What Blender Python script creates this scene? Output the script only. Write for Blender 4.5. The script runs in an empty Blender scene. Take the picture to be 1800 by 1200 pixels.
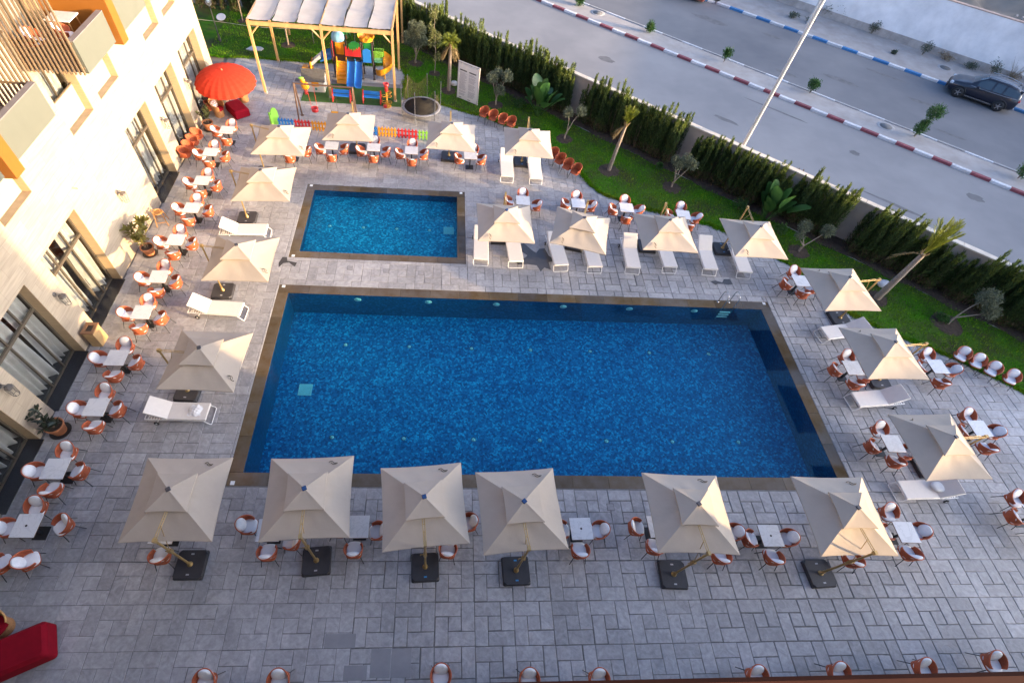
import bpy, bmesh, math, random
import numpy as np
from mathutils import Vector, Matrix
from mathutils.geometry import tessellate_polygon

random.seed(11)
rng = np.random.default_rng(11)
PI = math.pi
sc = bpy.context.scene
COL = sc.collection

# ------------------------------------------------------------------ camera
cam_d = bpy.data.cameras.new('camera')
cam = bpy.data.objects.new('camera', cam_d)
COL.objects.link(cam)
cam_d.sensor_fit = 'HORIZONTAL'
cam_d.sensor_width = 36.0
cam_d.lens = 17.924
cam_d.shift_x = 0.03752
cam_d.shift_y = 0.01950
cam_d.clip_start = 0.05
cam_d.clip_end = 900
RC = ((0.99686768, 0.02598606, 0.07469638),
      (-0.02153527, -0.81960024, 0.57253094),
      (0.07609899, -0.5723462, -0.81647337))
cam.matrix_world = Matrix(((RC[0][0], -RC[0][1], -RC[0][2], 0.0),
                           (RC[1][0], -RC[1][1], -RC[1][2], 0.0),
                           (RC[2][0], -RC[2][1], -RC[2][2], 17.0),
                           (0, 0, 0, 1)))
sc.camera = cam

# ------------------------------------------------------------------ light
SUN_EL = math.radians(9.0)
SUN_AZ = math.radians(110.0)          # clockwise from +Y
w = bpy.data.worlds.new('World')
sc.world = w
w.use_nodes = True
nt = w.node_tree
sky = nt.nodes.new('ShaderNodeTexSky')
sky.sky_type = 'NISHITA'
sky.sun_disc = False
sky.sun_elevation = SUN_EL
sky.sun_rotation = SUN_AZ
sky.air_density = 0.5
sky.dust_density = 4.0
sky.ozone_density = 2.05
bg = nt.nodes['Background']
bg.inputs[1].default_value = 0.15
nt.links.new(sky.outputs[0], bg.inputs[0])

sun_d = bpy.data.lights.new('sun', 'SUN')
sun_d.energy = 2.0
sun_d.angle = math.radians(0.55)
sun_d.color = (1.0, 0.70, 0.37)
sun = bpy.data.objects.new('sun', sun_d)
COL.objects.link(sun)
to_sun = Vector((math.sin(SUN_AZ) * math.cos(SUN_EL), math.cos(SUN_AZ) * math.cos(SUN_EL), math.sin(SUN_EL)))
sun.rotation_euler = to_sun.to_track_quat('Z', 'Y').to_euler()
sun.location = to_sun * 60

vs = sc.view_settings
vs.view_transform = 'Standard'
vs.look = 'None'
vs.exposure = 2.66
vs.gamma = 1.0
vs.use_curve_mapping = False

# ------------------------------------------------------------------ materials
def mat(name, col, rough=0.6, metal=0.0, nscale=0, namt=0.0, bscale=0, bstr=0.0, island=0.0, objr=0.0,
        world=False, spec=0.5, coat=0.0, transl=0.0, stretch=None, col2=None, sheen=0.0, detail=4, bdist=0.01):
    m = bpy.data.materials.new(name)
    m.use_nodes = True
    t = m.node_tree
    N, L = t.nodes, t.links
    b = N['Principled BSDF']
    b.inputs['Roughness'].default_value = rough
    b.inputs['Metallic'].default_value = metal
    b.inputs['Specular IOR Level'].default_value = spec
    b.inputs['Coat Weight'].default_value = coat
    b.inputs['Sheen Weight'].default_value = sheen
    c = None
    if world:
        src = N.new('ShaderNodeNewGeometry').outputs['Position']
    else:
        src = N.new('ShaderNodeTexCoord').outputs['Object']
    if stretch:
        mp = N.new('ShaderNodeMapping')
        mp.inputs['Scale'].default_value = stretch
        L.new(src, mp.inputs[0])
        src = mp.outputs[0]
    rgb = N.new('ShaderNodeRGB')
    rgb.outputs[0].default_value = (*col, 1)
    c = rgb.outputs[0]
    if nscale and namt:
        n = N.new('ShaderNodeTexNoise')
        n.inputs['Scale'].default_value = nscale
        n.inputs['Detail'].default_value = detail
        n.inputs['Roughness'].default_value = 0.62
        L.new(src, n.inputs['Vector'])
        if col2:
            r = N.new('ShaderNodeMapRange')
            r.inputs[1].default_value = 0.5 - 0.5 * (1 - namt) * 0.6
            r.inputs[2].default_value = 0.5 + 0.5 * (1 - namt) * 0.6
            L.new(n.outputs['Fac'], r.inputs[0])
            mx = N.new('ShaderNodeMix'); mx.data_type = 'RGBA'
            L.new(r.outputs[0], mx.inputs[0])
            L.new(c, mx.inputs[6])
            mx.inputs[7].default_value = (*col2, 1)
            c = mx.outputs[2]
        else:
            r = N.new('ShaderNodeMapRange')
            r.inputs[1].default_value = 0.25
            r.inputs[2].default_value = 0.75
            r.inputs[3].default_value = 1 - namt
            r.inputs[4].default_value = 1 + namt
            L.new(n.outputs['Fac'], r.inputs[0])
            mx = N.new('ShaderNodeMix'); mx.data_type = 'RGBA'; mx.blend_type = 'MULTIPLY'
            mx.inputs[0].default_value = 1
            L.new(c, mx.inputs[6])
            L.new(r.outputs[0], mx.inputs[7])
            c = mx.outputs[2]
    if island or objr:
        terms = []
        if island:
            terms.append((N.new('ShaderNodeNewGeometry').outputs['Random Per Island'], island))
        if objr:
            terms.append((N.new('ShaderNodeObjectInfo').outputs['Random'], objr))
        for o, a in terms:
            r = N.new('ShaderNodeMapRange')
            r.inputs[3].default_value = 1 - a
            r.inputs[4].default_value = 1 + a
            L.new(o, r.inputs[0])
            mx = N.new('ShaderNodeMix'); mx.data_type = 'RGBA'; mx.blend_type = 'MULTIPLY'
            mx.inputs[0].default_value = 1
            L.new(c, mx.inputs[6])
            L.new(r.outputs[0], mx.inputs[7])
            c = mx.outputs[2]
    L.new(c, b.inputs['Base Color'])
    if bscale and bstr:
        n = N.new('ShaderNodeTexNoise')
        n.inputs['Scale'].default_value = bscale
        n.inputs['Detail'].default_value = 5
        L.new(src, n.inputs['Vector'])
        bp = N.new('ShaderNodeBump')
        bp.inputs['Strength'].default_value = bstr
        bp.inputs['Distance'].default_value = bdist
        L.new(n.outputs['Fac'], bp.inputs['Height'])
        L.new(bp.outputs[0], b.inputs['Normal'])
    if transl:
        tr = N.new('ShaderNodeBsdfTranslucent')
        L.new(c, tr.inputs[0])
        ms = N.new('ShaderNodeMixShader')
        ms.inputs[0].default_value = transl
        L.new(b.outputs[0], ms.inputs[1])
        L.new(tr.outputs[0], ms.inputs[2])
        L.new(ms.outputs[0], N['Material Output'].inputs['Surface'])
    return m

def glass_mat(name, tint, glossy_tint=(1, 1, 1), rough=0.0, ior=1.45, opac=0.0, opcol=(.8, .8, .8), bump=None):
    """thin glass or water surface: fresnel mirror over a tinted see-through layer"""
    m = bpy.data.materials.new(name)
    m.use_nodes = True
    N, L = m.node_tree.nodes, m.node_tree.links
    N.remove(N['Principled BSDF'])
    tr = N.new('ShaderNodeBsdfTransparent'); tr.inputs[0].default_value = (*tint, 1)
    gl = N.new('ShaderNodeBsdfGlossy'); gl.inputs[0].default_value = (*glossy_tint, 1); gl.inputs['Roughness'].default_value = rough
    lw = N.new('ShaderNodeLayerWeight'); lw.inputs[0].default_value = .5
    pw = N.new('ShaderNodeMath'); pw.operation = 'POWER'; pw.inputs[1].default_value = 5.0; L.new(lw.outputs['Facing'], pw.inputs[0])
    r0 = ((ior - 1) / (ior + 1)) ** 2
    fr = N.new('ShaderNodeMath'); fr.operation = 'MULTIPLY_ADD'; fr.inputs[1].default_value = 1 - r0; fr.inputs[2].default_value = r0
    L.new(pw.outputs[0], fr.inputs[0])
    base = tr.outputs[0]
    if opac:
        df = N.new('ShaderNodeBsdfDiffuse'); df.inputs[0].default_value = (*opcol, 1)
        m0 = N.new('ShaderNodeMixShader'); m0.inputs[0].default_value = opac
        L.new(base, m0.inputs[1]); L.new(df.outputs[0], m0.inputs[2]); base = m0.outputs[0]
    ms = N.new('ShaderNodeMixShader')
    L.new(fr.outputs[0], ms.inputs[0]); L.new(base, ms.inputs[1]); L.new(gl.outputs[0], ms.inputs[2])
    L.new(ms.outputs[0], N['Material Output'].inputs['Surface'])
    if bump:
        g = N.new('ShaderNodeNewGeometry')
        n = N.new('ShaderNodeTexNoise'); n.inputs['Scale'].default_value = bump[0]; n.inputs['Detail'].default_value = 3
        L.new(g.outputs['Position'], n.inputs['Vector'])
        bp = N.new('ShaderNodeBump'); bp.inputs['Strength'].default_value = bump[1]; bp.inputs['Distance'].default_value = 0.02
        L.new(n.outputs['Fac'], bp.inputs['Height'])
        L.new(bp.outputs[0], gl.inputs['Normal'])
    return m

def water_mat():
    m = bpy.data.materials.new('pool_water'); m.use_nodes = True
    N, L = m.node_tree.nodes, m.node_tree.links
    N.remove(N['Principled BSDF'])
    g = N.new('ShaderNodeBsdfGlass'); g.inputs['Color'].default_value = (.5, .95, 1, 1); g.inputs['IOR'].default_value = 1.33; g.inputs['Roughness'].default_value = 0
    po = N.new('ShaderNodeNewGeometry'); n = N.new('ShaderNodeTexNoise'); n.inputs['Scale'].default_value = 2.6; n.inputs['Detail'].default_value = 4
    L.new(po.outputs['Position'], n.inputs['Vector'])
    bp = N.new('ShaderNodeBump'); bp.inputs['Strength'].default_value = .10; bp.inputs['Distance'].default_value = .03
    L.new(n.outputs['Fac'], bp.inputs['Height']); L.new(bp.outputs[0], g.inputs['Normal'])
    L.new(g.outputs[0], N['Material Output'].inputs['Surface']); return m

# ------------------------------------------------------------------ mesh helpers

class MB:
    def __init__(s):
        s.v = []; s.f = []; s.sm = []
    def add(s, vs, fs, smooth=False):
        o = len(s.v)
        s.v.extend([tuple(p) for p in vs])
        for f in fs:
            s.f.append(tuple(i + o for i in f)); s.sm.append(smooth)
        return s
    def box(s, x0, x1, y0, y1, z0, z1, M=None):
        vs = [(x0, y0, z0), (x1, y0, z0), (x1, y1, z0), (x0, y1, z0), (x0, y0, z1), (x1, y0, z1), (x1, y1, z1), (x0, y1, z1)]
        if M is not None: vs = [tuple(M @ Vector(p)) for p in vs]
        return s.add(vs, [(0, 3, 2, 1), (4, 5, 6, 7), (0, 1, 5, 4), (1, 2, 6, 5), (2, 3, 7, 6), (3, 0, 4, 7)])
    def cbox(s, cx, cy, cz, sx, sy, sz, M=None):
        return s.box(cx - sx / 2, cx + sx / 2, cy - sy / 2, cy + sy / 2, cz - sz / 2, cz + sz / 2, M)
    def bbox(s, x0, x1, y0, y1, z0, z1, b=0.01, M=None, seg=1):
        """box with chamfered vertical and top edges"""
        def ring(i, z):
            x0_, x1_, y0_, y1_ = x0 + i, x1 - i, y0 + i, y1 - i
            pts = []
            for (cx, cy, a0) in ((x1_ - b, y1_ - b, 0), (x0_ + b, y1_ - b, 90), (x0_ + b, y0_ + b, 180), (x1_ - b, y0_ + b, 270)):
                for k in range(seg + 1):
                    a = math.radians(a0 + 90 * k / seg)
                    pts.append((cx + b * math.cos(a), cy + b * math.sin(a), z))
            return pts
        h = min(b, (z1 - z0) / 2.01)
        rings = [ring(0, z0), ring(0, z1 - h), ring(h * 0.8, z1)]
        n = len(rings[0]); vs = [p for r in rings for p in r]
        if M is not None: vs = [tuple(M @ Vector(p)) for p in vs]
        fs = []
        for k in range(2):
            for i in range(n):
                j = (i + 1) % n
                fs.append((k * n + i, k * n + j, (k + 1) * n + j, (k + 1) * n + i))
        fs.append(tuple(range(2 * n, 3 * n))); fs.append(tuple(reversed(range(n))))
        return s.add(vs, fs)
    def tube(s, pts, r, seg=8, closed=False, caps=True, smooth=True):
        pts = [Vector(p) for p in pts]
        n = len(pts)
        rs = r if isinstance(r, (list, tuple)) else [r] * n
        vs, fs = [], []
        up = None
        for i, p in enumerate(pts):
            if closed: d = pts[(i + 1) % n] - pts[i - 1]
            else: d = pts[min(i + 1, n - 1)] - pts[max(i - 1, 0)]
            if d.length < 1e-9: d = Vector((0, 0, 1))
            d.normalize()
            if up is None:
                up = Vector((0, 0, 1)) if abs(d.z) < 0.9 else Vector((1, 0, 0))
            a = d.cross(up)
            if a.length < 1e-6: a = d.cross(Vector((0.3, 1, 0.2)))
            a.normalize(); bb = a.cross(d); bb.normalize(); up = bb
            for k in range(seg):
                t = 2 * PI * k / seg
                vs.append(p + a * (rs[i] * math.cos(t)) + bb * (rs[i] * math.sin(t)))
        m = n if closed else n - 1
        for i in range(m):
            j = (i + 1) % n
            for k in range(seg):
                l = (k + 1) % seg
                fs.append((i * seg + k, i * seg + l, j * seg + l, j * seg + k))
        s.add(vs, fs, smooth)
        if caps and not closed:
            s.add([vs[k] for k in range(seg)], [tuple(reversed(range(seg)))])
            s.add([vs[(n - 1) * seg + k] for k in range(seg)], [tuple(range(seg))])
        return s
    def lathe(s, prof, seg=16, c=(0, 0, 0), smooth=True, M=None, cap0=True, cap1=True):
        vs, fs = [], []
        for (r, z) in prof:
            for k in range(seg):
                t = 2 * PI * k / seg
                vs.append(Vector((c[0] + r * math.cos(t), c[1] + r * math.sin(t), c[2] + z)))
        n = len(prof)
        for i in range(n - 1):
            for k in range(seg):
                l = (k + 1) % seg
                fs.append((i * seg + k, i * seg + l, (i + 1) * seg + l, (i + 1) * seg + k))
        if M is not None: vs = [M @ p for p in vs]
        s.add(vs, fs, smooth)
        if cap0 and prof[0][0] > 1e-4: s.add(vs[:seg], [tuple(reversed(range(seg)))])
        if cap1 and prof[-1][0] > 1e-4: s.add(vs[-seg:], [tuple(range(seg))])
        return s
    def pillow(s, cx, cy, cz, rx, ry, rz, e1=0.35, e2=0.5, nu=16, nv=8, M=None):
        """superellipsoid cushion"""
        def sg(x, e): return math.copysign(abs(x) ** e, x)
        vs, fs = [], []
        for j in range(nv + 1):
            p = -PI / 2 + PI * j / nv
            for i in range(nu):
                t = 2 * PI * i / nu
                vs.append(Vector((cx + rx * sg(math.cos(p), e1) * sg(math.cos(t), e2),
                                  cy + ry * sg(math.cos(p), e1) * sg(math.sin(t), e2),
                                  cz + rz * sg(math.sin(p), e1 if e1 > .5 else .7))))
        for j in range(nv):
            for i in range(nu):
                k = (i + 1) % nu
                fs.append((j * nu + i, j * nu + k, (j + 1) * nu + k, (j + 1) * nu + i))
        if M is not None: vs = [M @ p for p in vs]
        return s.add(vs, fs, True)
    def prism(s, poly, z0, z1, M=None):
        n = len(poly)
        vs = [Vector((p[0], p[1], z0)) for p in poly] + [Vector((p[0], p[1], z1)) for p in poly]
        if M is not None: vs = [M @ p for p in vs]
        fs = [tuple(reversed(range(n))), tuple(range(n, 2 * n))]
        for i in range(n):
            j = (i + 1) % n
            fs.append((i, j, n + j, n + i))
        return s.add(vs, fs)
    def grid(s, P, smooth=True, flip=False):
        """P[i][j] of points"""
        a, b = len(P), len(P[0])
        vs = [p for row in P for p in row]
        fs = []
        for i in range(a - 1):
            for j in range(b - 1):
                q = (i * b + j, (i + 1) * b + j, (i + 1) * b + j + 1, i * b + j + 1)
                fs.append(tuple(reversed(q)) if flip else q)
        return s.add(vs, fs, smooth)
    def slab(s, P, th, smooth=True):
        """sheet P of points thickened by vector th"""
        th = Vector(th)
        a, b = len(P), len(P[0])
        Q = [[Vector(p) + th for p in row] for row in P]
        s.grid(P, smooth); s.grid(Q, smooth, True)
        edge = [(i, 0) for i in range(a)] + [(a - 1, j) for j in range(1, b)] + [(i, b - 1) for i in range(a - 2, -1, -1)] + [(0, j) for j in range(b - 2, 0, -1)]
        n = len(edge)
        for k in range(n):
            i, j = edge[k]; i2, j2 = edge[(k + 1) % n]
            s.add([P[i][j], P[i2][j2], Q[i2][j2], Q[i][j]], [(0, 1, 2, 3)])
        return s
    def mesh(s, name):
        me = bpy.data.meshes.new(name)
        me.from_pydata(s.v, [], s.f)
        if any(s.sm): me.polygons.foreach_set('use_smooth', s.sm)
        me.update()
        return me

def link(o, parent=None):
    COL.objects.link(o)
    if parent is not None: o.parent = parent
    return o

def obj(name, mb, m, parent=None, loc=None, rz=0, recalc=False):
    me = mb.mesh(name) if isinstance(mb, MB) else mb
    if m is not None and len(me.materials) == 0: me.materials.append(m)
    if recalc:
        bm = bmesh.new(); bm.from_mesh(me)
        bmesh.ops.recalc_face_normals(bm, faces=bm.faces); bm.to_mesh(me); bm.free()
    o = bpy.data.objects.new(name, me)
    if loc: o.location = loc
    if rz: o.rotation_euler = (0, 0, rz)
    return link(o, parent)

def thing(name, loc=(0, 0, 0), rz=0):
    o = bpy.data.objects.new(name, None)
    o.empty_display_size = 0.2
    o.location = loc
    o.rotation_euler = (0, 0, rz)
    return link(o)

def tag(o, label, cat, group=None, kind=None):
    o['label'] = label; o['category'] = cat
    if group: o['group'] = group
    if kind: o['kind'] = kind
    return o

def struct(name, mb, m, parent=None):
    o = obj(name, mb, m, parent)
    if parent is None: o['kind'] = 'structure'
    return o

def copy_tree(o, parent=None):
    c = o.copy()
    link(c, parent)
    for ch in [x for x in ALLCH.get(o.name, o.children)]:
        copy_tree(ch, c)
    return c
ALLCH = {}
_used = set()
def place(proto, loc, rz, label, cat, group=None):
    """first call uses the prototype itself, later ones copy it with its parts"""
    if proto.name not in _used:
        _used.add(proto.name); c = proto
    else:
        c = copy_tree(proto)
    c.location = loc; c.rotation_euler = (0, 0, rz)
    if 'group' in c: del c['group']
    return tag(c, label, cat, group)

def RZ(a): return Matrix.Rotation(a, 4, 'Z')
def RX(a): return Matrix.Rotation(a, 4, 'X')
def RY(a): return Matrix.Rotation(a, 4, 'Y')
def TR(x, y, z): return Matrix.Translation((x, y, z))
def arcp(c, r, a0, a1, n, z=None):
    return [(c[0] + r * math.cos(a0 + (a1 - a0) * i / n), c[1] + r * math.sin(a0 + (a1 - a0) * i / n)) for i in range(n + 1)]
def smooth_path(pts, n=4):
    """Catmull-Rom through points"""
    P = [Vector(p) for p in pts]; out = []
    for i in range(len(P) - 1):
        p0 = P[max(i - 1, 0)]; p1 = P[i]; p2 = P[i + 1]; p3 = P[min(i + 2, len(P) - 1)]
        for k in range(n):
            t = k / n
            out.append(0.5 * ((2 * p1) + (p2 - p0) * t + (2 * p0 - 5 * p1 + 4 * p2 - p3) * t * t + (3 * p1 - p0 - 3 * p2 + p3) * t ** 3))
    out.append(P[-1]); return out

def ordinal(i):
    return ['first', 'second', 'third', 'fourth', 'fifth', 'sixth', 'seventh', 'eighth', 'ninth', 'tenth', 'eleventh', 'twelfth', 'thirteenth', 'fourteenth', 'fifteenth', 'sixteenth'][i]

# road frame: s runs along the road to the lower right, n runs away from the hotel
SV = (0.7660, -0.6428); NV = (0.6428, 0.7660)
def sn(s, n): return (SV[0] * s + NV[0] * n, SV[1] * s + NV[1] * n)
ROADROT = math.atan2(SV[1], SV[0])

def mesh_from_np(name, V, F, m, smooth=False):
    me = bpy.data.meshes.new(name)
    nv, nf, k = len(V), len(F), F.shape[1]
    me.vertices.add(nv); me.vertices.foreach_set('co', np.asarray(V, np.float32).ravel())
    me.loops.add(nf * k); me.loops.foreach_set('vertex_index', np.asarray(F, np.int32).ravel())
    me.polygons.add(nf)
    me.polygons.foreach_set('loop_start', np.arange(0, nf * k, k, dtype=np.int32))
    me.polygons.foreach_set('loop_total', np.full(nf, k, np.int32))
    if smooth: me.polygons.foreach_set('use_smooth', np.ones(nf, bool))
    me.update(calc_edges=True)
    me.materials.append(m)
    return me

def leaf_arrays(C, D, U, L, W, bend=0.15):
    """C centres, D unit directions, U side vectors; pointed leaf = 4-point rhombus quad"""
    D = D / np.maximum(np.linalg.norm(D, axis=1, keepdims=True), 1e-6)
    S = np.cross(D, U); S /= np.maximum(np.linalg.norm(S, axis=1, keepdims=True), 1e-6)
    Nn = np.cross(S, D)
    L = L[:, None]; W = W[:, None]
    p0 = C; p1 = C + D * L * .45 + S * W * .5 + Nn * L * bend * .3
    p2 = C + D * L - Nn * L * bend * .3; p3 = C + D * L * .45 - S * W * .5 + Nn * L * bend * .3
    V = np.stack([p0, p1, p2, p3], 1).reshape(-1, 3)
    F = np.arange(len(C) * 4).reshape(-1, 4)
    return V, F
def runit(n):
    v = rng.normal(size=(n, 3)); return v / np.linalg.norm(v, axis=1, keepdims=True)
# ------------------------------------------------------------------ shared materials
m_paver = None
def make_paver_mat():
    m = bpy.data.materials.new('stamped_paving')
    m.use_nodes = True
    N, L = m.node_tree.nodes, m.node_tree.links
    b = N['Principled BSDF']
    b.inputs['Roughness'].default_value = 0.5
    b.inputs['Specular IOR Level'].default_value = 0.45
    g = N.new('ShaderNodeNewGeometry')
    n1 = N.new('ShaderNodeTexNoise'); n1.inputs['Scale'].default_value = 0.35; n1.inputs['Detail'].default_value = 5
    n2 = N.new('ShaderNodeTexNoise'); n2.inputs['Scale'].default_value = 9.0; n2.inputs['Detail'].default_value = 7; n2.inputs['Roughness'].default_value = .7
    n3 = N.new('ShaderNodeTexNoise'); n3.inputs['Scale'].default_value = 3.2; n3.inputs['Detail'].default_value = 6; n3.inputs['Distortion'].default_value = 1.6
    for n in (n1, n2, n3): L.new(g.outputs['Position'], n.inputs['Vector'])
    rp = N.new('ShaderNodeValToRGB')
    rp.color_ramp.elements[0].position = 0.3; rp.color_ramp.elements[0].color = (0.272, 0.262, 0.262, 1)
    rp.color_ramp.elements[1].position = 0.72; rp.color_ramp.elements[1].color = (0.415, 0.398, 0.398, 1)
    L.new(n1.outputs['Fac'], rp.inputs[0])
    def mul(a, o, lo, hi, f0=.25, f1=.75):
        r = N.new('ShaderNodeMapRange'); r.inputs[1].default_value = f0; r.inputs[2].default_value = f1
        r.inputs[3].default_value = lo; r.inputs[4].default_value = hi
        L.new(o, r.inputs[0])
        mx = N.new('ShaderNodeMix'); mx.data_type = 'RGBA'; mx.blend_type = 'MULTIPLY'; mx.inputs[0].default_value = 1
        L.new(a, mx.inputs[6]); L.new(r.outputs[0], mx.inputs[7]); return mx.outputs[2]
    c = mul(rp.outputs[0], n2.outputs['Fac'], .82, 1.18)
    c = mul(c, n3.outputs['Fac'], .78, 1.20)
    c = mul(c, g.outputs['Random Per Island'], .85, 1.13, 0, 1)
    oi = N.new('ShaderNodeObjectInfo')
    c = mul(c, oi.outputs['Random'], .90, 1.10, 0, 1)
    L.new(c, b.inputs['Base Color'])
    ro = N.new('ShaderNodeMapRange'); ro.inputs[3].default_value = .38; ro.inputs[4].default_value = .68
    L.new(n3.outputs['Fac'], ro.inputs[0]); L.new(ro.outputs[0], b.inputs['Roughness'])
    bp = N.new('ShaderNodeBump'); bp.inputs['Strength'].default_value = .55; bp.inputs['Distance'].default_value = .02
    L.new(n3.outputs['Fac'], bp.inputs['Height'])
    bp2 = N.new('ShaderNodeBump'); bp2.inputs['Strength'].default_value = .35; bp2.inputs['Distance'].default_value = .008
    L.new(n2.outputs['Fac'], bp2.inputs['Height']); L.new(bp.outputs[0], bp2.inputs['Normal'])
    L.new(bp2.outputs[0], b.inputs['Normal'])
    return m
m_paver = make_paver_mat()
m_joint = mat('paving_joint', (0.15, 0.142, 0.137), .9, nscale=6, namt=.3, world=True)
m_dirt = mat('dry_ground', (0.20, 0.165, 0.13), .95, nscale=.4, namt=.25, bscale=3, bstr=.5, world=True)
m_repair = mat('smooth_repair', (.245, .238, .245), .55, nscale=2.5, namt=.12, world=True, bscale=20, bstr=.1)
m_wet = mat('wet_patch', (0.07, 0.066, 0.066), .25, nscale=3, namt=.2, world=True, spec=.6)

def mosaic_mat(name, dark, light, fleck):
    m = bpy.data.materials.new(name)
    m.use_nodes = True
    N, L = m.node_tree.nodes, m.node_tree.links
    b = N['Principled BSDF']; b.inputs['Roughness'].default_value = .35
    g = N.new('ShaderNodeNewGeometry')
    n0 = N.new('ShaderNodeTexNoise'); n0.inputs['Scale'].default_value = 3.0; n0.inputs['Detail'].default_value = 2
    L.new(g.outputs['Position'], n0.inputs['Vector'])
    ad = N.new('ShaderNodeMix'); ad.data_type = 'VECTOR'; ad.inputs[0].default_value = .035
    L.new(g.outputs['Position'], ad.inputs[4]); L.new(n0.outputs['Color'], ad.inputs[5])
    v = N.new('ShaderNodeTexVoronoi'); v.distance = 'CHEBYCHEV'; v.inputs['Scale'].default_value = 12.5; v.inputs['Randomness'].default_value = .75
    L.new(ad.outputs[1], v.inputs['Vector'])
    v2 = N.new('ShaderNodeTexVoronoi'); v2.distance = 'CHEBYCHEV'; v2.inputs['Scale'].default_value = 21.0
    L.new(ad.outputs[1], v2.inputs['Vector'])
    n1 = N.new('ShaderNodeTexNoise'); n1.inputs['Scale'].default_value = 1.1; n1.inputs['Detail'].default_value = 5
    L.new(g.outputs['Position'], n1.inputs['Vector'])
    sp = N.new('ShaderNodeSeparateColor'); L.new(v.outputs['Color'], sp.inputs[0])
    sp2 = N.new('ShaderNodeSeparateColor'); L.new(v2.outputs['Color'], sp2.inputs[0])
    a1 = N.new('ShaderNodeMath'); a1.operation = 'MULTIPLY_ADD'; a1.inputs[1].default_value = .55; L.new(sp.outputs[0], a1.inputs[0])
    a0 = N.new('ShaderNodeMath'); a0.operation = 'MULTIPLY_ADD'; a0.inputs[1].default_value = .22; L.new(sp2.outputs[0], a0.inputs[0])
    a2 = N.new('ShaderNodeMath'); a2.operation = 'MULTIPLY'; a2.inputs[1].default_value = .22; L.new(n1.outputs['Fac'], a2.inputs[0])
    L.new(a2.outputs[0], a0.inputs[2]); L.new(a0.outputs[0], a1.inputs[2])
    rp = N.new('ShaderNodeValToRGB')
    e = rp.color_ramp.elements
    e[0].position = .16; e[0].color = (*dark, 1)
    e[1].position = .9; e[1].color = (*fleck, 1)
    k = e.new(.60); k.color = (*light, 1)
    L.new(a1.outputs[0], rp.inputs[0])
    L.new(rp.outputs[0], b.inputs['Base Color'])
    return m
m_mosaic = mosaic_mat('deep_blue_mosaic', (.0003, .048, .175), (.001, .135, .37), (.015, .42, .74))
m_mosaic2 = mosaic_mat('shallow_blue_mosaic', (.0004, .085, .20), (.002, .215, .42), (.05, .55, .80))
m_wallshade = mosaic_mat('shade_darkened_mosaic', (.001, .030, .11), (.002, .065, .19), (.02, .15, .33))  # pool mosaic with the walls' dimness painted into its tones
m_water = water_mat()
def coping_mat():
    m = mat('wet_brown_coping', (.098, .066, .032), .14, nscale=1.6, namt=.5, world=True, col2=(.125, .098, .070), island=.22, objr=.28, spec=.45, bscale=4, bstr=.05)
    return m
m_coping = coping_mat()

# ------------------------------------------------------------------ ground sheet with openings for the pools
POOLS = {'main': ((-6.92, 15.56, 6.57, 15.79), (-6.46, 15.09, 7.05, 15.32), -2.0),
         'small': ((-6.85, 1.32, 17.50, 22.89), (-6.43, .91, 17.92, 22.46), -.64)}
def sheet_with_holes(xs, ys, z, holes):
    mb = MB(); idx = {}
    xs = sorted(set(xs)); ys = sorted(set(ys))
    vs = [(x, y, z) for x in xs for y in ys]; fs = []
    ny = len(ys)
    for i in range(len(xs) - 1):
        for j in range(ny - 1):
            cx = (xs[i] + xs[i + 1]) / 2; cy = (ys[j] + ys[j + 1]) / 2
            if any(h[0] < cx < h[1] and h[2] < cy < h[3] for h in holes): continue
            fs.append((i * ny + j, (i + 1) * ny + j, (i + 1) * ny + j + 1, i * ny + j + 1))
    return mb.add(vs, fs)
HOLES = [p[0] for p in POOLS.values()]
hx = [h[0] for h in HOLES] + [h[1] for h in HOLES]; hy = [h[2] for h in HOLES] + [h[3] for h in HOLES]
struct('ground', sheet_with_holes([-450, 500] + hx, [-450, 500] + hy, -.06, HOLES), m_dirt)
struct('paving_bed', sheet_with_holes([-13.95, 31] + hx, [-2.2, 36.2] + hy, -.016, HOLES), m_joint)

# ------------------------------------------------------------------ lawn edge
LAWN_EDGE = [(-19, 35.5), (-15.1, 35.55), (-12.2, 35.68), (-9.2, 35.64), (-5.5, 35.75), (-2.75, 35.7), (-2.45, 33.6), (-2.25, 31.95), (-1.2, 31.6),
             (-.07, 31.38), (2.22, 30.45), (4.45, 29.2), (6.4, 27.4), (7.8, 25.4), (8.25, 24.2), (8.85, 23.35), (9.8, 22.8), (11.0, 22.25), (12.6, 21.75),
             (14.0, 21.3), (14.9, 20.75), (16.3, 19.6), (17.6, 18.4), (18.5, 17.2), (19.2, 15.7), (20.0, 14.75), (21.4, 13.85), (22.6, 13.2),
             (24.0, 12.2), (25.5, 11.0), (28.0, 9.0), (31.0, 6.6)]
_le = [(p.x, p.y) for p in smooth_path([(x, y, 0) for x, y in LAWN_EDGE], 4)]
def jit_edge(pts):
    out = []
    for i, (x, y) in enumerate(pts):
        out.append((x + .05 * math.sin(i * 2.3) + random.uniform(-.04, .04), y + .05 * math.cos(i * 1.7) + random.uniform(-.04, .04)))
    return out
lawn_edge = jit_edge(_le)
def in_poly(x, y, poly):
    c = False; n = len(poly); j = n - 1
    for i in range(n):
        xi, yi = poly[i]; xj, yj = poly[j]
        if (yi > y) != (yj > y) and x < (xj - xi) * (y - yi) / (yj - yi) + xi: c = not c
        j = i
    return c
bed_a = sn(24.0, 28.3); bed_b = sn(-29, 28.3)
lawn_poly = lawn_edge + [sn(19.5, 28.3), sn(10, 28.3), sn(0, 28.3), sn(-10, 28.3), sn(-20, 28.3), (-3.2, 43.2), (-19, 43.2)]
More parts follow.
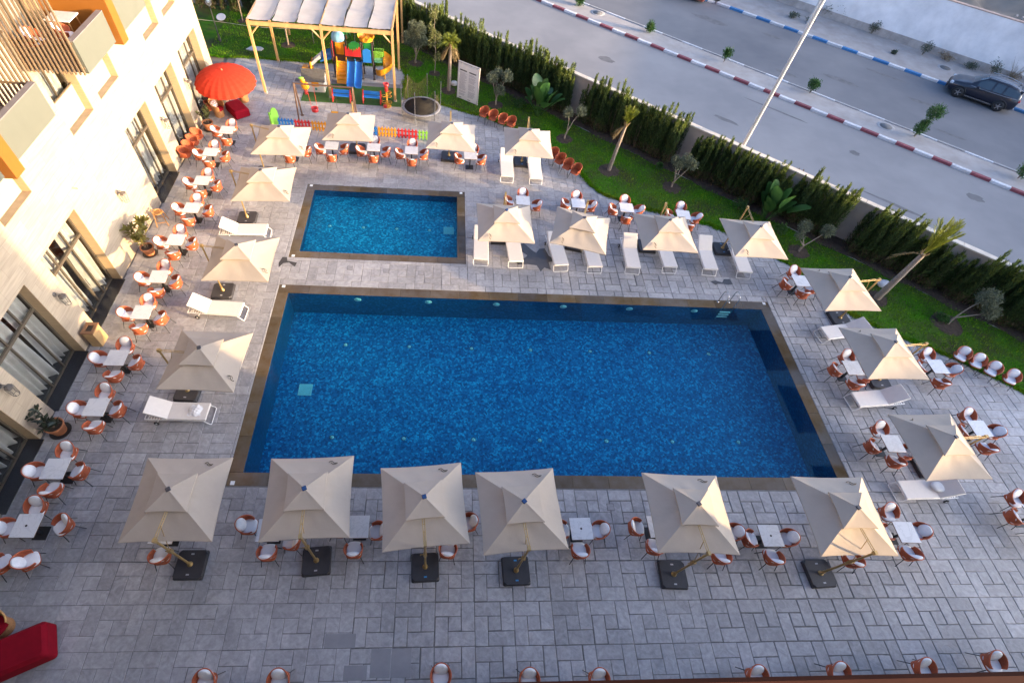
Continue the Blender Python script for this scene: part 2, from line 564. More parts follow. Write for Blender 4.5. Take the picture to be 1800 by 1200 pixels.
def poly_mesh(poly, z):
    mb = MB()
    tri = tessellate_polygon([[Vector((x, y, 0)) for x, y in poly]])
    mb.add([(x, y, z) for x, y in poly], [tuple(t) for t in tri]); return mb
def up_normals(mb):
    for k, f in enumerate(mb.f):
        a, b, c = (Vector(mb.v[i]) for i in f[:3])
        if (b - a).cross(c - a).z < 0: mb.f[k] = tuple(reversed(f))
    return mb
m_lawn = mat('lawn_soil', (.05, .15, .008), 1.0, spec=.05, nscale=.5, namt=.5, world=True, col2=(.055, .058, .024), bscale=14, bstr=.9, bdist=.04)
struct('lawn', up_normals(poly_mesh(lawn_poly, .012)), m_lawn)
m_grass = mat('grass_blades', (.068, .26, .006), .9, nscale=.55, namt=.55, world=True, col2=(.17, .25, .018), island=.5, transl=.3, spec=.1)
# blades of grass
xs_ = [p[0] for p in lawn_poly]; ys_ = [p[1] for p in lawn_poly]
NB = 330000
gx = rng.uniform(min(xs_), max(xs_), NB); gy = rng.uniform(min(ys_), max(ys_), NB)
def in_poly_np(x, y, poly):
    c = np.zeros(len(x), bool); j = len(poly) - 1
    for i in range(len(poly)):
        xi, yi = poly[i]; xj, yj = poly[j]
        if yi != yj:
            k = ((yi > y) != (yj > y)) & (x < (xj - xi) * (y - yi) / (yj - yi) + xi)
            c ^= k
        j = i
    return c
RINGS = [(9.61, 25.5, .62), (12.99, 24.21, .55), (7.39, 28.41, .52), (21.27, 16.26, .55), (24.11, 14.78, .72), (18.55, 19.35, .55), (3.38, 31.79, .5), (.41, 33.16, .5), (-.55, 35.25, .4), (-1.85, 36.47, .5), (-10.54, 37.78, .5), (-14.25, 40.85, .4)]
keep = in_poly_np(gx, gy, lawn_poly)
keep &= ~((gx > -19) & (gx < -15.4) & (gy < 44))
for (rx, ry, rr) in RINGS:
    keep &= ((gx - rx) ** 2 + (gy - ry) ** 2 > (rr * .9) ** 2)
keep &= ~(((gx + 11.6) ** 2 + ((gy - 36.7) * 1.4) ** 2 < 1.2 ** 2) & (rng.random(NB) < .75))
# tufts that creep over the paving edge
ea = np.array(lawn_edge); ei = rng.integers(2, len(ea) - 2, 26000); ef = rng.random(26000)
ex = ea[ei, 0] * (1 - ef) + ea[ei + 1, 0] * ef; ey = ea[ei, 1] * (1 - ef) + ea[ei + 1, 1] * ef
sp_ = .045 + .05 * np.abs(np.sin(ex * 1.7 + ey * 2.3))
gx = np.concatenate([gx[keep], ex + rng.normal(0, 1, 26000) * sp_]); gy = np.concatenate([gy[keep], ey + rng.normal(0, 1, 26000) * sp_])
nb = len(gx)
ang = rng.uniform(0, 2 * PI, nb); hgt = rng.uniform(.045, .11, nb); wid = rng.uniform(.012, .024, nb); lean = rng.uniform(.0, .07, nb); la = rng.uniform(0, 2 * PI, nb)
V = np.zeros((nb, 3, 3))
V[:, 0] = np.stack([gx - np.cos(ang) * wid, gy - np.sin(ang) * wid, np.full(nb, .010)], 1)
V[:, 1] = np.stack([gx + np.cos(ang) * wid, gy + np.sin(ang) * wid, np.full(nb, .010)], 1)
V[:, 2] = np.stack([gx + np.cos(la) * lean, gy + np.sin(la) * lean, hgt + .01], 1)
go = link(bpy.data.objects.new('grass', mesh_from_np('grass', V.reshape(-1, 3), np.arange(nb * 3).reshape(-1, 3), m_grass)))
tag(go, 'short green lawn grass between the paving and the hedge', 'grass', kind='stuff')
# soil of the planting strip under the hedge and rings round the trees
m_soil = mat('bark_soil', (.055, .036, .024), 1.0, nscale=5, namt=.5, bscale=9, bstr=.9, bdist=.05, world=True)
mb = MB(); a = [sn(s_, 28.22 + .1 * math.sin(s_ * 1.9) + random.uniform(-.06, .06)) for s_ in np.arange(-30, 34, .6)]; b = [sn(s_, 29.42) for s_ in np.arange(-30, 34, .6)]
mb.grid([[(*p, .03) for p in a], [(*p, .06) for p in b]])
struct('planting_bed', up_normals(mb), m_soil)
for i, (x, y, r) in enumerate(RINGS):
    mb = MB()
    ring = [(x, y, .055)] + [(x + r * (1 + .1 * random.uniform(-1, 1)) * math.cos(t), y + r * (1 + .1 * random.uniform(-1, 1)) * math.sin(t), .016) for t in np.linspace(0, 2 * PI, 15)[:-1]]
    mb.add(ring, [(0, 1 + k, 1 + (k + 1) % 14) for k in range(14)])
    struct('tree_pit', mb, m_soil)

# ------------------------------------------------------------------ paving
pave = bpy.data.objects.new('paving', None); link(pave); pave['kind'] = 'structure'
def split_out(r, h):
    """parts of rect r outside rect h"""
    x0, x1, y0, y1 = r; a0, a1, b0, b1 = h
    if x1 <= a0 or x0 >= a1 or y1 <= b0 or y0 >= b1: return [r]
    out = []
    if x0 < a0: out.append((x0, a0, y0, y1))
    if x1 > a1: out.append((a1, x1, y0, y1))
    m0, m1 = max(x0, a0), min(x1, a1)
    if y0 < b0: out.append((m0, m1, y0, b0))
    if y1 > b1: out.append((m0, m1, b1, y1))
    return out
TURF = (-8.55, -2.5, 30.85, 33.05); RUBBER = (-7.6, -2.75, 33.05, 35.65)
tiles = []
for i in range(-20, 24):
    for j in range(-3, 31):
        ox = 7.38 + 1.2 * i; oy = 1.72 + 1.2 * j
        if ox > 31 or ox < -15: continue
        for (u0, u1, v0, v1) in ((0, .8, .8, 1.2), (.8, 1.2, .4, 1.2), (.4, 1.2, 0, .4), (0, .4, 0, .8), (.4, .8, .4, .8)):
            r = (ox + u0, ox + u1, oy + v0, oy + v1)
            parts = [r]
            for h in HOLES + [(-40, -13.47, -50, 60), (-40, 60, -50, -2.0), (-40, 60, 36.1, 90)]:
                parts = [q for p in parts for q in split_out(p, h)]
            for p in parts:
                if p[1] - p[0] < .06 or p[3] - p[2] < .06: continue
                cx, cy = (p[0] + p[1]) / 2, (p[2] + p[3]) / 2
                cor = [(p[0], p[2]), (p[1], p[2]), (p[1], p[3]), (p[0], p[3]), (cx, cy)]
                if all(in_poly(x, y, lawn_poly) for x, y in cor): continue
                if cx > 30.6 or cx * NV[0] + cy * NV[1] > 28.9: continue
                tiles.append(p)
from mathutils import noise as mnoise
def tile_pts(p, g=None, at=None):
    x0, x1, y0, y1 = p
    qx, qy = at if at else ((x0 + x1) / 2, (y0 + y1) / 2)
    # joints are wide and worn towards the near right, tight elsewhere
    k = mnoise.noise(Vector((qx * .16, qy * .16, 3.1))) * .9 + .5 + .22 * max(-1, min(1, (qx - 4) / 8)) - .25 * max(0, min(1, (qy - 5) / 10))
    k = max(0.0, min(1.0, k))
    g = .004 + .015 * k
    j = lambda: random.uniform(-.004 - .006 * k, .004 + .010 * k)
    b = [(x0 + g + j(), y0 + g + j()), (x1 - g + j(), y0 + g + j()), (x1 - g + j(), y1 - g + j()), (x0 + g + j(), y1 - g + j())]
    e = .012
    cx, cy = (x0 + x1) / 2, (y0 + y1) / 2
    t = [(x - math.copysign(e, x - cx), y - math.copysign(e, y - cy)) for x, y in b]
    dz = random.uniform(-.002, .002)
    return [(x, y, -.015) for x, y in b] + [(x, y, -.007 + dz) for x, y in b] + [(x, y, dz) for x, y in t]
TF = [(0, 1, 5, 4), (1, 2, 6, 5), (2, 3, 7, 6), (3, 0, 4, 7), (4, 5, 9, 8), (5, 6, 10, 9), (6, 7, 11, 10), (7, 4, 8, 11), (8, 9, 10, 11)]
# the 300 tiles that show largest: nearest to the viewer in the open foreground
vis = [(p, (p[0] + p[1]) / 2, (p[2] + p[3]) / 2) for p in tiles]
cand = sorted([k for k, (p, x, y) in enumerate(vis) if y > .75 and -10.6 < x < 17.6 and (p[1] - p[0]) * (p[3] - p[2]) > .14], key=lambda k: vis[k][1] ** 2 * .35 + vis[k][2] ** 2)[:300]
cs = set(cand)
shapes = {}
def shape_mesh(wd, hg, x_):
    key = (round(wd, 2), round(hg, 2))
    if key not in shapes:
        shapes[key] = []
        for q in range(6):
            mb = MB(); mb.add(tile_pts((-wd / 2, wd / 2, -hg / 2, hg / 2), at=(-6 + 4 * q, 2)), TF)
            me = mb.mesh('paving_stone'); me.materials.append(m_paver); shapes[key].append(me)
    return shapes[key][max(0, min(5, int((x_ + 8) / 4 + random.uniform(-.9, .9))))]
rest = MB()
for k, (p, x, y) in enumerate(vis):
    if k in cs:
        o = bpy.data.objects.new('paving_stone', shape_mesh(p[1] - p[0], p[3] - p[2], x))
        o.location = (x, y, 0); link(o, pave)
    else:
        rest.add(tile_pts(p), TF)
ro = obj('paving_stones', rest, m_paver, pave); ro['kind'] = 'stuff'
# small square drain lids and dried water patches on the paving
def blob(cx, cy, pts, z, m, name, label=None):
    mb = MB(); up = [(cx + x, cy + y) for x, y in pts]
    mbb = up_normals(poly_mesh(up, z)); o = struct(name, mbb, m); return o
blob(4.75, 18.1, [(-.9, .9), (-.55, 1.0), (-.2, .55), (.0, .35), (.18, .65), (.45, .7), (.6, .2), (.95, -.15), (.55, -.25), (.6, -.75), (.3, -.62), (.1, -.9), (-.05, -.5), (-.5, -.45), (-.95, -.5), (-1.15, -.1), (-1.5, -.05), (-1.0, .1), (-.6, -.05), (-.45, .15), (-.75, .45)], .0045, m_wet, 'puddle')
blob(-6.95, 17.2, [(-.15, .28), (.05, .28), (.1, .05), (.55, -.05), (.5, -.3), (.38, -.22), (.2, -.05), (-.05, -.12), (-.2, -.4), (-.25, -.1)], .0045, m_wet, 'puddle')
blob(13.6, 16.9, [(-.5, .1), (-.2, .16), (.1, .05), (.25, .28), (.55, .3), (.6, -.05), (.35, -.1), (.1, -.05), (-.15, -.05), (-.3, -.14)], .0045, m_wet, 'puddle')
m_lid = mat('drain_lid', (.26, .25, .25), .6, nscale=12, namt=.2)
for k, (x, y) in enumerate([(-4.0, 16.95), (-2.35, 16.85), (-.75, 16.8), (-.45, 16.3), (6.2, 5.9)]):
    mb = MB(); mb.box(-.11, .11, -.11, .11, -.01, .005); f = MB()
    for (a0, a1, b0, b1) in ((-.125, .125, .111, .125), (-.125, .125, -.125, -.111), (.111, .125, -.111, .111), (-.125, -.111, -.111, .111)): f.box(a0, a1, b0, b1, -.01, .0035)
    t = thing('drain_cover', (x, y, .002)); obj('lid', mb, m_lid, t); obj('frame', f, m_joint, t)
    tag(t, ['small square drain lid between the pools, leftmost', 'small square drain lid between the pools, second from left', 'small square drain lid between the pools, third from left',
            'small square drain lid nearest the big pool coping, between the pools', 'small square drain lid in front of the big pool, bottom middle'][k], 'drain cover', 'drain lids in the paving')

# ------------------------------------------------------------------ pools
m_white = mat('white_plastic', (.75, .76, .76), .4)
m_steel = mat('brushed_steel', (.62, .62, .60), .22, metal=1.0)
m_lens = mat('lamp_lens', (.36, .50, .54), .3)
for nm, (o_, i_, dz) in POOLS.items():
    mm = m_mosaic if nm == 'main' else m_mosaic2
    x0, x1, y0, y1 = i_
    mb = MB()
    mb.add([(x0, y0, dz), (x1, y0, dz), (x1, y1, dz), (x0, y1, dz)], [(0, 1, 2, 3)])
    zt = -.03
    mb.add([(x0, y0, dz), (x1, y0, dz), (x1, y0, zt), (x0, y0, zt)], [(3, 2, 1, 0)])
    mb.add([(x0, y1, dz), (x1, y1, dz), (x1, y1, zt), (x0, y1, zt)], [(0, 1, 2, 3)])
    mb.add([(x0, y0, dz), (x0, y1, dz), (x0, y1, zt), (x0, y0, zt)], [(0, 1, 2, 3)])
    mb.add([(x1, y0, dz), (x1, y1, dz), (x1, y1, zt), (x1, y0, zt)], [(3, 2, 1, 0)])
    basin = struct('pool_basin', mb, mm)
    wl = MB(); d_ = .004   # darkened mosaic copy over the walls, underwater shade put into its colour
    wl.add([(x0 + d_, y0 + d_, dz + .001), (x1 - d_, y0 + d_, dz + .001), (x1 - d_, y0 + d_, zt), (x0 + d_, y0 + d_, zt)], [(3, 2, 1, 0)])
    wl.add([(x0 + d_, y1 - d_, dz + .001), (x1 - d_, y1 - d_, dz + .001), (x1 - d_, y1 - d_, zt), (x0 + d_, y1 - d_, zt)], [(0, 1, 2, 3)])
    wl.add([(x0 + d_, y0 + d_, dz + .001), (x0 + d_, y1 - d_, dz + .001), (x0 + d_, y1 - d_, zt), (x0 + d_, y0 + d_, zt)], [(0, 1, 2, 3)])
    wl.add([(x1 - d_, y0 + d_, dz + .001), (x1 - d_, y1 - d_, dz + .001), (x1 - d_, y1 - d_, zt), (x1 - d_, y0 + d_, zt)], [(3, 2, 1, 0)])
    obj('wall_shade_layer', wl, m_wallshade, basin)
    wb = MB(); wb.add([(x0 - .004, y0 - .004, -.020), (x1 + .004, y0 - .004, -.020), (x1 + .004, y1 + .004, -.020), (x0 - .004, y1 + .004, -.020)], [(0, 1, 2, 3)])
    struct('water', wb, m_water)
    cp = bpy.data.objects.new('pool_coping', None); link(cp); cp['kind'] = 'structure'
    X0, X1, Y0, Y1 = o_
    def slabs(a0, a1, fixed0, fixed1, along_x):
        n = max(1, round((a1 - a0) / 1.35)); st = (a1 - a0) / n
        for k in range(n):
            p0, p1 = a0 + k * st + .002, a0 + (k + 1) * st - .002
            mbs = MB()
            if along_x: mbs.bbox(p0, p1, fixed0, fixed1, -.13, -.011, .006)
            else: mbs.bbox(fixed0, fixed1, p0, p1, -.13, -.011, .006)
            obj('coping_slab', mbs, m_coping, cp)
    slabs(X0, X1, Y0, y0, True); slabs(X0, X1, y1, Y1, True)
    slabs(y0 + .003, y1 - .003, X0, x0, False); slabs(y0 + .003, y1 - .003, x1, X1, False)
    for (x, y) in ((X0 + .2, Y0 + .1), (X0 + .2, Y1 - .1), (X1 - .2, Y1 - .1)):
        mbk = MB(); mbk.bbox(x - .07, x + .07, y - .07, y + .07, -.011, -.004, .004); obj('skimmer_lid', mbk, m_white, cp)
# lamps, grates
for (x0, x1, y0, y1) in ((-2.98, -2.1, 1.73, 2.10), (-1.62, -1.06, .98, 1.70), (-1.03, -.47, .98, 1.70), (-2.35, -1.7, .93, 1.30)):
    mb = MB(); mb.bbox(x0, x1, y0, y1, -.01, .0045, .004); struct('repair_slab', mb, m_repair)
def floor_light(x, y, z, lab):
    mb = MB(); mb.lathe([(.07, 0), (.07, .015), (.05, .03), (.0, .034)], 14); t = thing('floor_light', (x, y, z))
    obj('lens', mb, m_lens, t); r = MB(); r.lathe([(.095, 0), (.095, .012), (.071, .016)], 14, cap1=False); obj('rim', r, m_steel, t)
    tag(t, lab, 'pool light', 'small round lights in the pool floors')
fx = [-3.96, -1.17, 1.6, 4.28, 7.03, 9.79, 12.6]
for k, x in enumerate(fx):
    floor_light(x, 13.58, -2.0, f'small round light in big pool floor, far row, {ordinal(k)} from left')
for k, x in enumerate(fx):
    floor_light(x, 9.12, -2.0, f'small round light in big pool floor, near row, {ordinal(k)} from left')
for k, x in enumerate([-5.4, -3.75, -2.11, -.47]):
    floor_light(x, 20.18, -.64, f'small round light in small pool floor, {ordinal(k)} from left')
for k, x in enumerate([-3.51, -.38, 2.69, 5.77, 8.87, 11.97]):
    t = thing('wall_light', (x, 15.32, -.46)); M = RX(PI / 2)
    mb = MB(); mb.lathe([(.125, 0), (.12, .02), (.08, .045), (0, .055)], 18, M=M); obj('lens', mb, m_lens, t)
    r = MB(); r.lathe([(.16, 0), (.16, .012), (.126, .018)], 18, M=M, cap1=False); obj('rim', r, m_white, t)
    tag(t, f'round underwater light in far wall of big pool, {ordinal(k)} from left', 'pool light', 'underwater lights in the pool wall')
m_grate = mat('pale_grate', (.42, .66, .72), .5, nscale=20, namt=.15)
for (x, y, z, s_, lab) in ((-5.32, 11.24, -2.0, .27, 'pale square drain grate in the big pool floor'), (.5, 20.22, -.64, .26, 'pale square drain grate in the small pool floor')):
    t = thing('pool_grate', (x, y, z))
    fr = MB()
    for q in ((-s_, s_, -s_, -s_ + .03), (-s_, s_, s_ - .03, s_), (-s_, -s_ + .03, -s_ + .03, s_ - .03), (s_ - .03, s_, -s_ + .03, s_ - .03)): fr.box(*q, .001, .03)
    obj('frame', fr, m_grate, t)
    for k in range(9):
        yy = -s_ + .045 + k * (2 * s_ - .09) / 8
        b = MB(); b.box(-s_ + .031, s_ - .031, yy - .022, yy + .022, .001, .024); obj('bar', b, m_grate, t)
    tag(t, lab, 'grate')
# ladder
t = thing('pool_ladder', (13.37, 15.5, 0))
for sx in (-.27, .27):
    mb = MB(); mb.tube(smooth_path([(sx, .2, -.01), (sx, .2, .55), (sx, .12, .78), (sx, -.1, .84), (sx, -.26, .7), (sx, -.28, .3), (sx, -.28, -1.1)], 4), .021, 8); obj('rail', mb, m_steel, t)
    f = MB(); f.lathe([(.05, 0), (.05, .012), (.022, .02)], 12, c=(sx, .2, -.011)); obj('flange', f, m_steel, t)
for k in range(3):
    mb = MB(); mb.box(-.25, .25, -.32, -.24, -.3 - .27 * k, -.27 - .27 * k); obj('tread', mb, m_white, t)
tag(t, 'stainless steel ladder at the far right corner of the big pool', 'ladder')
# ------------------------------------------------------------------ road
m_asph = mat('worn_asphalt', (.205, .20, .203), .88, nscale=.16, namt=.55, world=True, col2=(.265, .255, .252), bscale=60, bstr=.25, stretch=None)
m_asph2 = mat('dark_asphalt', (.125, .126, .135), .88, nscale=.13, namt=.5, world=True, col2=(.19, .186, .188), bscale=60, bstr=.25)
m_walk = mat('dusty_pavement', (.31, .275, .25), .95, nscale=.9, namt=.4, world=True, col2=(.40, .365, .34), bscale=8, bstr=.4)
m_kw = mat('kerb_white', (.60, .59, .585), .85, nscale=7, namt=.3, objr=.08)
m_kr = mat('kerb_red', (.24, .065, .075), .85, nscale=7, namt=.4, objr=.15)
m_kb = mat('kerb_blue', (.045, .17, .36), .85, nscale=7, namt=.35, objr=.15)
m_kg = mat('kerb_concrete', (.36, .34, .325), .9, nscale=5, namt=.2)
def road_sheet(name, n0, n1, z, m, s0=-150, s1=150):
    mb = MB(); mb.add([(*sn(s0, n0), z), (*sn(s1, n0), z), (*sn(s1, n1), z), (*sn(s0, n1), z)], [(0, 1, 2, 3)])
    return struct(name, mb, m)
road_sheet('road', 29.66, 42.22, -.004, m_asph)
road_sheet('road', 44.55, 54.45, -.004, m_asph2)
road_sheet('median_strip', 42.3, 44.5, .085, m_walk, -60, 60)
road_sheet('pavement', 54.5, 59.6, .085, m_walk, -14.5, 60)
road_sheet('pavement', 53.2, 54.5, .085, m_walk, -60, -18.3)
road_sheet('pavement', 54.5, 59.6, .085, m_walk, -60, -18.3)
road_sheet('pavement', 55.2, 59.6, .085, m_walk, -18.3, -14.5)
def kerb(n0, n1, s0, s1, cols, step, name, start=0):
    k = bpy.data.objects.new(name, None); link(k); k['kind'] = 'structure'
    me = {}
    for m in set(cols):
        mb = MB(); mb.bbox(.004, step - .004, 0, n1 - n0, -.06, .15, .02, seg=2); me[m.name] = mb.mesh('kerb_block'); me[m.name].materials.append(m)
    i = start; s_ = s0
    while s_ < s1:
        o = bpy.data.objects.new('kerb_block', me[cols[i % len(cols)].name]); link(o, k)
        x, y = sn(s_, n0); o.location = (x, y, random.uniform(-.006, .004)); o.rotation_euler = (random.uniform(-.01, .01), 0, ROADROT + random.uniform(-.006, .006))
        i += 1; s_ += step
    return k
kerb(42.06, 42.32, -34, 16.5, (m_kw, m_kr), 1.13, 'kerb')
kerb(44.5, 44.66, -32, 16, (m_kg, m_kw), 1.7, 'kerb')
kerb(54.22, 54.5, -14.5, 16, (m_kw, m_kb), 1.22, 'kerb')
kerb(53.1, 53.3, -36.3, -18.5, (m_kr, m_kw), 1.0, 'kerb')
# short diagonal kerb joining the two lines
k = bpy.data.objects.new('kerb', None); link(k); k['kind'] = 'structure'
for i in range(6):
    f0 = i / 6; s0, n0 = -18.3 + 3.6 * f0, 53.2 + 1.2 * f0
    mb = MB(); mb.bbox(0, .60, -.1, .1, -.06, .12, .02); o = obj('kerb_block', mb, (m_kb, m_kw)[i % 2], k)
    x, y = sn(s0, n0); o.location = (x, y, 0); o.rotation_euler = (0, 0, ROADROT + math.atan2(1.2, 3.6))
# dark stains and repair patches, manholes
m_stain = mat('asphalt_stain', (.135, .13, .13), .85, nscale=2, namt=.3, world=True)
for (s_, n_, a, b) in ((-6.2, 36.3, .9, .18), (1.5, 38.9, .32, .25), (-13.5, 50.6, 1.5, .5), (-2, 48.5, 1.2, .35), (3.5, 49.8, .9, .3), (-9, 33.5, 1.6, .12), (-4, 40.2, 2.2, .1), (5, 35.0, 1.8, .12), (8.5, 39.5, .5, .35), (-16, 37.5, .6, .4), (-8.5, 51.8, .8, .25), (0.5, 52.2, 1.6, .2), (6, 46.5, 1.1, .16), (-5.5, 46.2, .9, .2)):
    pts = [(a * (1 + .25 * random.uniform(-1, 1)) * math.cos(t), b * (1 + .25 * random.uniform(-1, 1)) * math.sin(t)) for t in np.linspace(0, 2 * PI, 17)[:-1]]
    x, y = sn(s_, n_)
    blob(x, y, [(p[0] * SV[0] + p[1] * NV[0], p[0] * SV[1] + p[1] * NV[1]) for p in pts], .0, m_stain, 'road_stain')
m_iron = mat('cast_iron', (.13, .125, .12), .7, nscale=14, namt=.3, bscale=30, bstr=.4)
for (x, y, z, lab) in ((12.45, 46.84, .085, 'round iron manhole cover at the upper end of the median'), (29.9, 32.1, .085, 'round iron manhole cover on the median near the tallest shrub'), (39.8, 41.5, .085, 'round iron manhole cover on the pavement before the parked car')):
    t = thing('manhole_cover', (x, y, z))
    mb = MB(); mb.lathe([(.40, .002), (.40, .02), (0, .024)], 20); obj('lid', mb, m_iron, t)
    r = MB(); r.lathe([(.58, .001), (.57, .012), (.405, .014)], 20, cap1=False); obj('collar', r, m_kg, t)
    tag(t, lab, 'manhole cover')

# ------------------------------------------------------------------ garden wall along the road
m_gwall = mat('garden_wall_render', (.46, .375, .31), .9, nscale=1.2, namt=.15, bscale=12, bstr=.3, world=True)
m_cap = mat('wall_coping_stone', (.60, .52, .42), .7, nscale=3, namt=.15, objr=.06, world=True)
t = thing('garden_wall', (*sn(0, 29.42), 0), ROADROT)
mb = MB(); mb.box(-33, 30, 0, .22, -.05, 2.22); obj('wall', mb, m_gwall, t)
capm = MB(); capm.bbox(0, 1.49, -.05, .27, 2.222, 2.29, .015)
cme = capm.mesh('coping_stone'); cme.materials.append(m_cap)
for k in range(42):
    o = bpy.data.objects.new('coping_stone', cme); link(o, t); o.location = (-33 + 1.5 * k, 0, random.uniform(-.002, .003))
tag(t, 'beige rendered garden wall with stone coping between lawn and road', 'wall')
# ------------------------------------------------------------------ white wall across the road with rough ground behind
m_wwall = mat('whitewashed_wall', (.83, .80, .77), .95, nscale=.8, namt=.16, bscale=7, bstr=.35, world=True)
t = thing('boundary_wall', (*sn(0, 59.45), 0), ROADROT)
mb = MB(); mb.box(-13.8, 45, 0, .3, -.05, 3.5); obj('wall', mb, m_wwall, t)
pl = MB(); pl.box(-13.75, 45, -.06, -.003, -.05, .62); obj('plinth', pl, mat('dirty_plinth', (.42, .37, .33), .95, nscale=1.5, namt=.3, world=True), t)
cp = MB(); cp.box(-13.9, 45, -.03, .33, 3.503, 3.56); obj('coping', cp, mat('terracotta_edge', (.42, .30, .24), .9, nscale=4, namt=.3, world=True), t)
tag(t, 'tall whitewashed boundary wall on the far side of the road', 'wall')
mb = MB()
P = []
for i in range(40):
    row = []
    for j in range(14):
        s_ = -13 + i * 1.3; n_ = 59.75 + j * 1.3
        row.append((*sn(s_, n_), 2.2 + .5 * math.sin(i * .9 + j) + random.uniform(-.25, .25) + .08 * j))
    P.append(row)
mb.grid(P); struct('rough_ground', up_normals(mb), m_dirt)
m_rub = mat('rubble', (.36, .31, .28), .95, island=.4, nscale=6, namt=.2)
mb = MB()
for k in range(420):
    s_ = random.uniform(6, 30); n_ = random.uniform(60.2, 66)
    x, y = sn(s_, n_); r = random.uniform(.06, .28)
    M = TR(x, y, 2.55 + random.uniform(-.1, .35)) @ Matrix.Rotation(random.uniform(0, 6), 4, Vector((random.random(), random.random(), random.random() + .1)).normalized())
    mb.cbox(0, 0, 0, r, r * random.uniform(.5, 1), r * random.uniform(.4, .8), M)
ro = obj('rubble', mb, m_rub); tag(ro, 'heaped stone rubble behind the white boundary wall', 'rubble', kind='stuff')

# ------------------------------------------------------------------ hotel: left wing
m_clad = None
def clad_mat():
    m = bpy.data.materials.new('travertine_cladding'); m.use_nodes = True
    N, L = m.node_tree.nodes, m.node_tree.links
    b = N['Principled BSDF']; b.inputs['Roughness'].default_value = .6
    g = N.new('ShaderNodeNewGeometry')
    mp = N.new('ShaderNodeMapping'); mp.inputs['Rotation'].default_value = (0, PI / 2, 0)
    sx = N.new('ShaderNodeSeparateXYZ'); L.new(g.outputs['Position'], sx.inputs[0])
    cx = N.new('ShaderNodeCombineXYZ')
    ad = N.new('ShaderNodeMath'); ad.operation = 'ADD'; L.new(sx.outputs[0], ad.inputs[0]); L.new(sx.outputs[1], ad.inputs[1])
    L.new(ad.outputs[0], cx.inputs[0]); L.new(sx.outputs[2], cx.inputs[1])
    br = N.new('ShaderNodeTexBrick'); br.inputs['Scale'].default_value = 1.0
    br.inputs['Brick Width'].default_value = 1.2; br.inputs['Row Height'].default_value = .42; br.inputs['Mortar Size'].default_value = .004
    br.inputs['Color1'].default_value = (.41, .33, .238, 1); br.inputs['Color2'].default_value = (.455, .37, .272, 1); br.inputs['Mortar'].default_value = (.30, .235, .165, 1)
    L.new(cx.outputs[0], br.inputs[0])
    n = N.new('ShaderNodeTexNoise'); n.inputs['Scale'].default_value = 2.2; n.inputs['Detail'].default_value = 6
    m2 = N.new('ShaderNodeMapping'); m2.inputs['Scale'].default_value = (.6, .6, 7); L.new(g.outputs['Position'], m2.inputs[0]); L.new(m2.outputs[0], n.inputs['Vector'])
    r = N.new('ShaderNodeMapRange'); r.inputs[1].default_value = .3; r.inputs[2].default_value = .7; r.inputs[3].default_value = .86; r.inputs[4].default_value = 1.1
    L.new(n.outputs['Fac'], r.inputs[0])
    mx = N.new('ShaderNodeMix'); mx.data_type = 'RGBA'; mx.blend_type = 'MULTIPLY'; mx.inputs[0].default_value = 1
    L.new(br.outputs[0], mx.inputs[6]); L.new(r.outputs[0], mx.inputs[7]); L.new(mx.outputs[2], b.inputs['Base Color'])
    bp = N.new('ShaderNodeBump'); bp.inputs['Strength'].default_value = .5; bp.inputs['Distance'].default_value = .004; bp.invert = True
    L.new(br.outputs['Fac'], bp.inputs['Height']); L.new(bp.outputs[0], b.inputs['Normal'])
    return m
m_clad = clad_mat()
m_reveal = mat('tan_stone_reveal', (.42, .30, .17), .6, nscale=3, namt=.12, world=True, stretch=(1, 1, 4))
m_bronze = mat('bronze_frame', (.12, .095, .068), .45, metal=.3, nscale=8, namt=.15)
m_fdark = mat('dark_frame', (.05, .05, .052), .4)
m_pane = glass_mat('window_glass', (.94, .955, .95), ior=1.4)
m_curt = mat('white_curtain', (.50, .48, .46), .9, nscale=3, namt=.1, transl=.3)
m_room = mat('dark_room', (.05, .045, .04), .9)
m_gran = mat('black_granite', (.025, .025, .028), .25, nscale=30, namt=.4, world=True)
m_panel = mat('grey_green_panel', (.125, .130, .105), .6, nscale=1.5, namt=.05, world=True)
m_panelcap = mat('mauve_grey_stone', (.21, .185, .18), .5, nscale=4, namt=.15, world=True)
m_fin = mat('orange_paint', (.27, .095, .011), .55, nscale=2, namt=.08, world=True)
m_slat = mat('timber_look_slat', (.19, .130, .078), .55, nscale=6, namt=.15, stretch=(1, 1, .1), objr=.08)
m_sill = mat('brown_stone_sill', (.33, .225, .15), .5, nscale=3, namt=.2, world=True)
m_deck = mat('balcony_tile', (.16, .125, .11), .6, nscale=2, namt=.25, world=True)
m_frost = mat('frosted_glass_panel', (.34, .37, .29), .15, spec=.6)
hotel = thing('hotel_wing', (-13.5, 0, 0))
XF, XB = 0, -.45
OG = [(-1.6, 1.0), (1.9, 4.5), (5.55, 8.2), (9.27, 11.95), (13.1, 15.77), (20.85, 23.35), (24.55, 27.02), (28.05, 30.85)]
OW = [(2.4, 4.2), (4.95, 6.75), (10.3, 12.15), (12.85, 14.63), (17.87, 19.7), (20.42, 22.26), (25.46, 27.3), (28.0, 29.72)]
YA, YE = -2.0, 31.75
wallb = MB()
def band(z0, z1, ops):
    y = YA
    for a, b_ in ops:
        if a > y: wallb.box(XB, XF, y, a, z0, z1)
        y = b_
    wallb.box(XB, XF, y, YE, z0, z1)
band(-.02, 3.69, OG); band(3.69, 5.28, []); band(5.28, 7.55, OW); band(7.55, 8.06, []); band(8.06, 10.5, OW); band(10.5, 11.6, []); band(11.6, 14.0, OW); band(14.0, 15.2, [])
wallb.box(-9, XB, YE - .45, YE, -.02, 15.2)       # north return
wallb.box(-9, XB, YA, YA + .3, -.02, 15.2)
wallb.box(-9, XB, YA + .3, YE - .45, 15.0, 15.2)
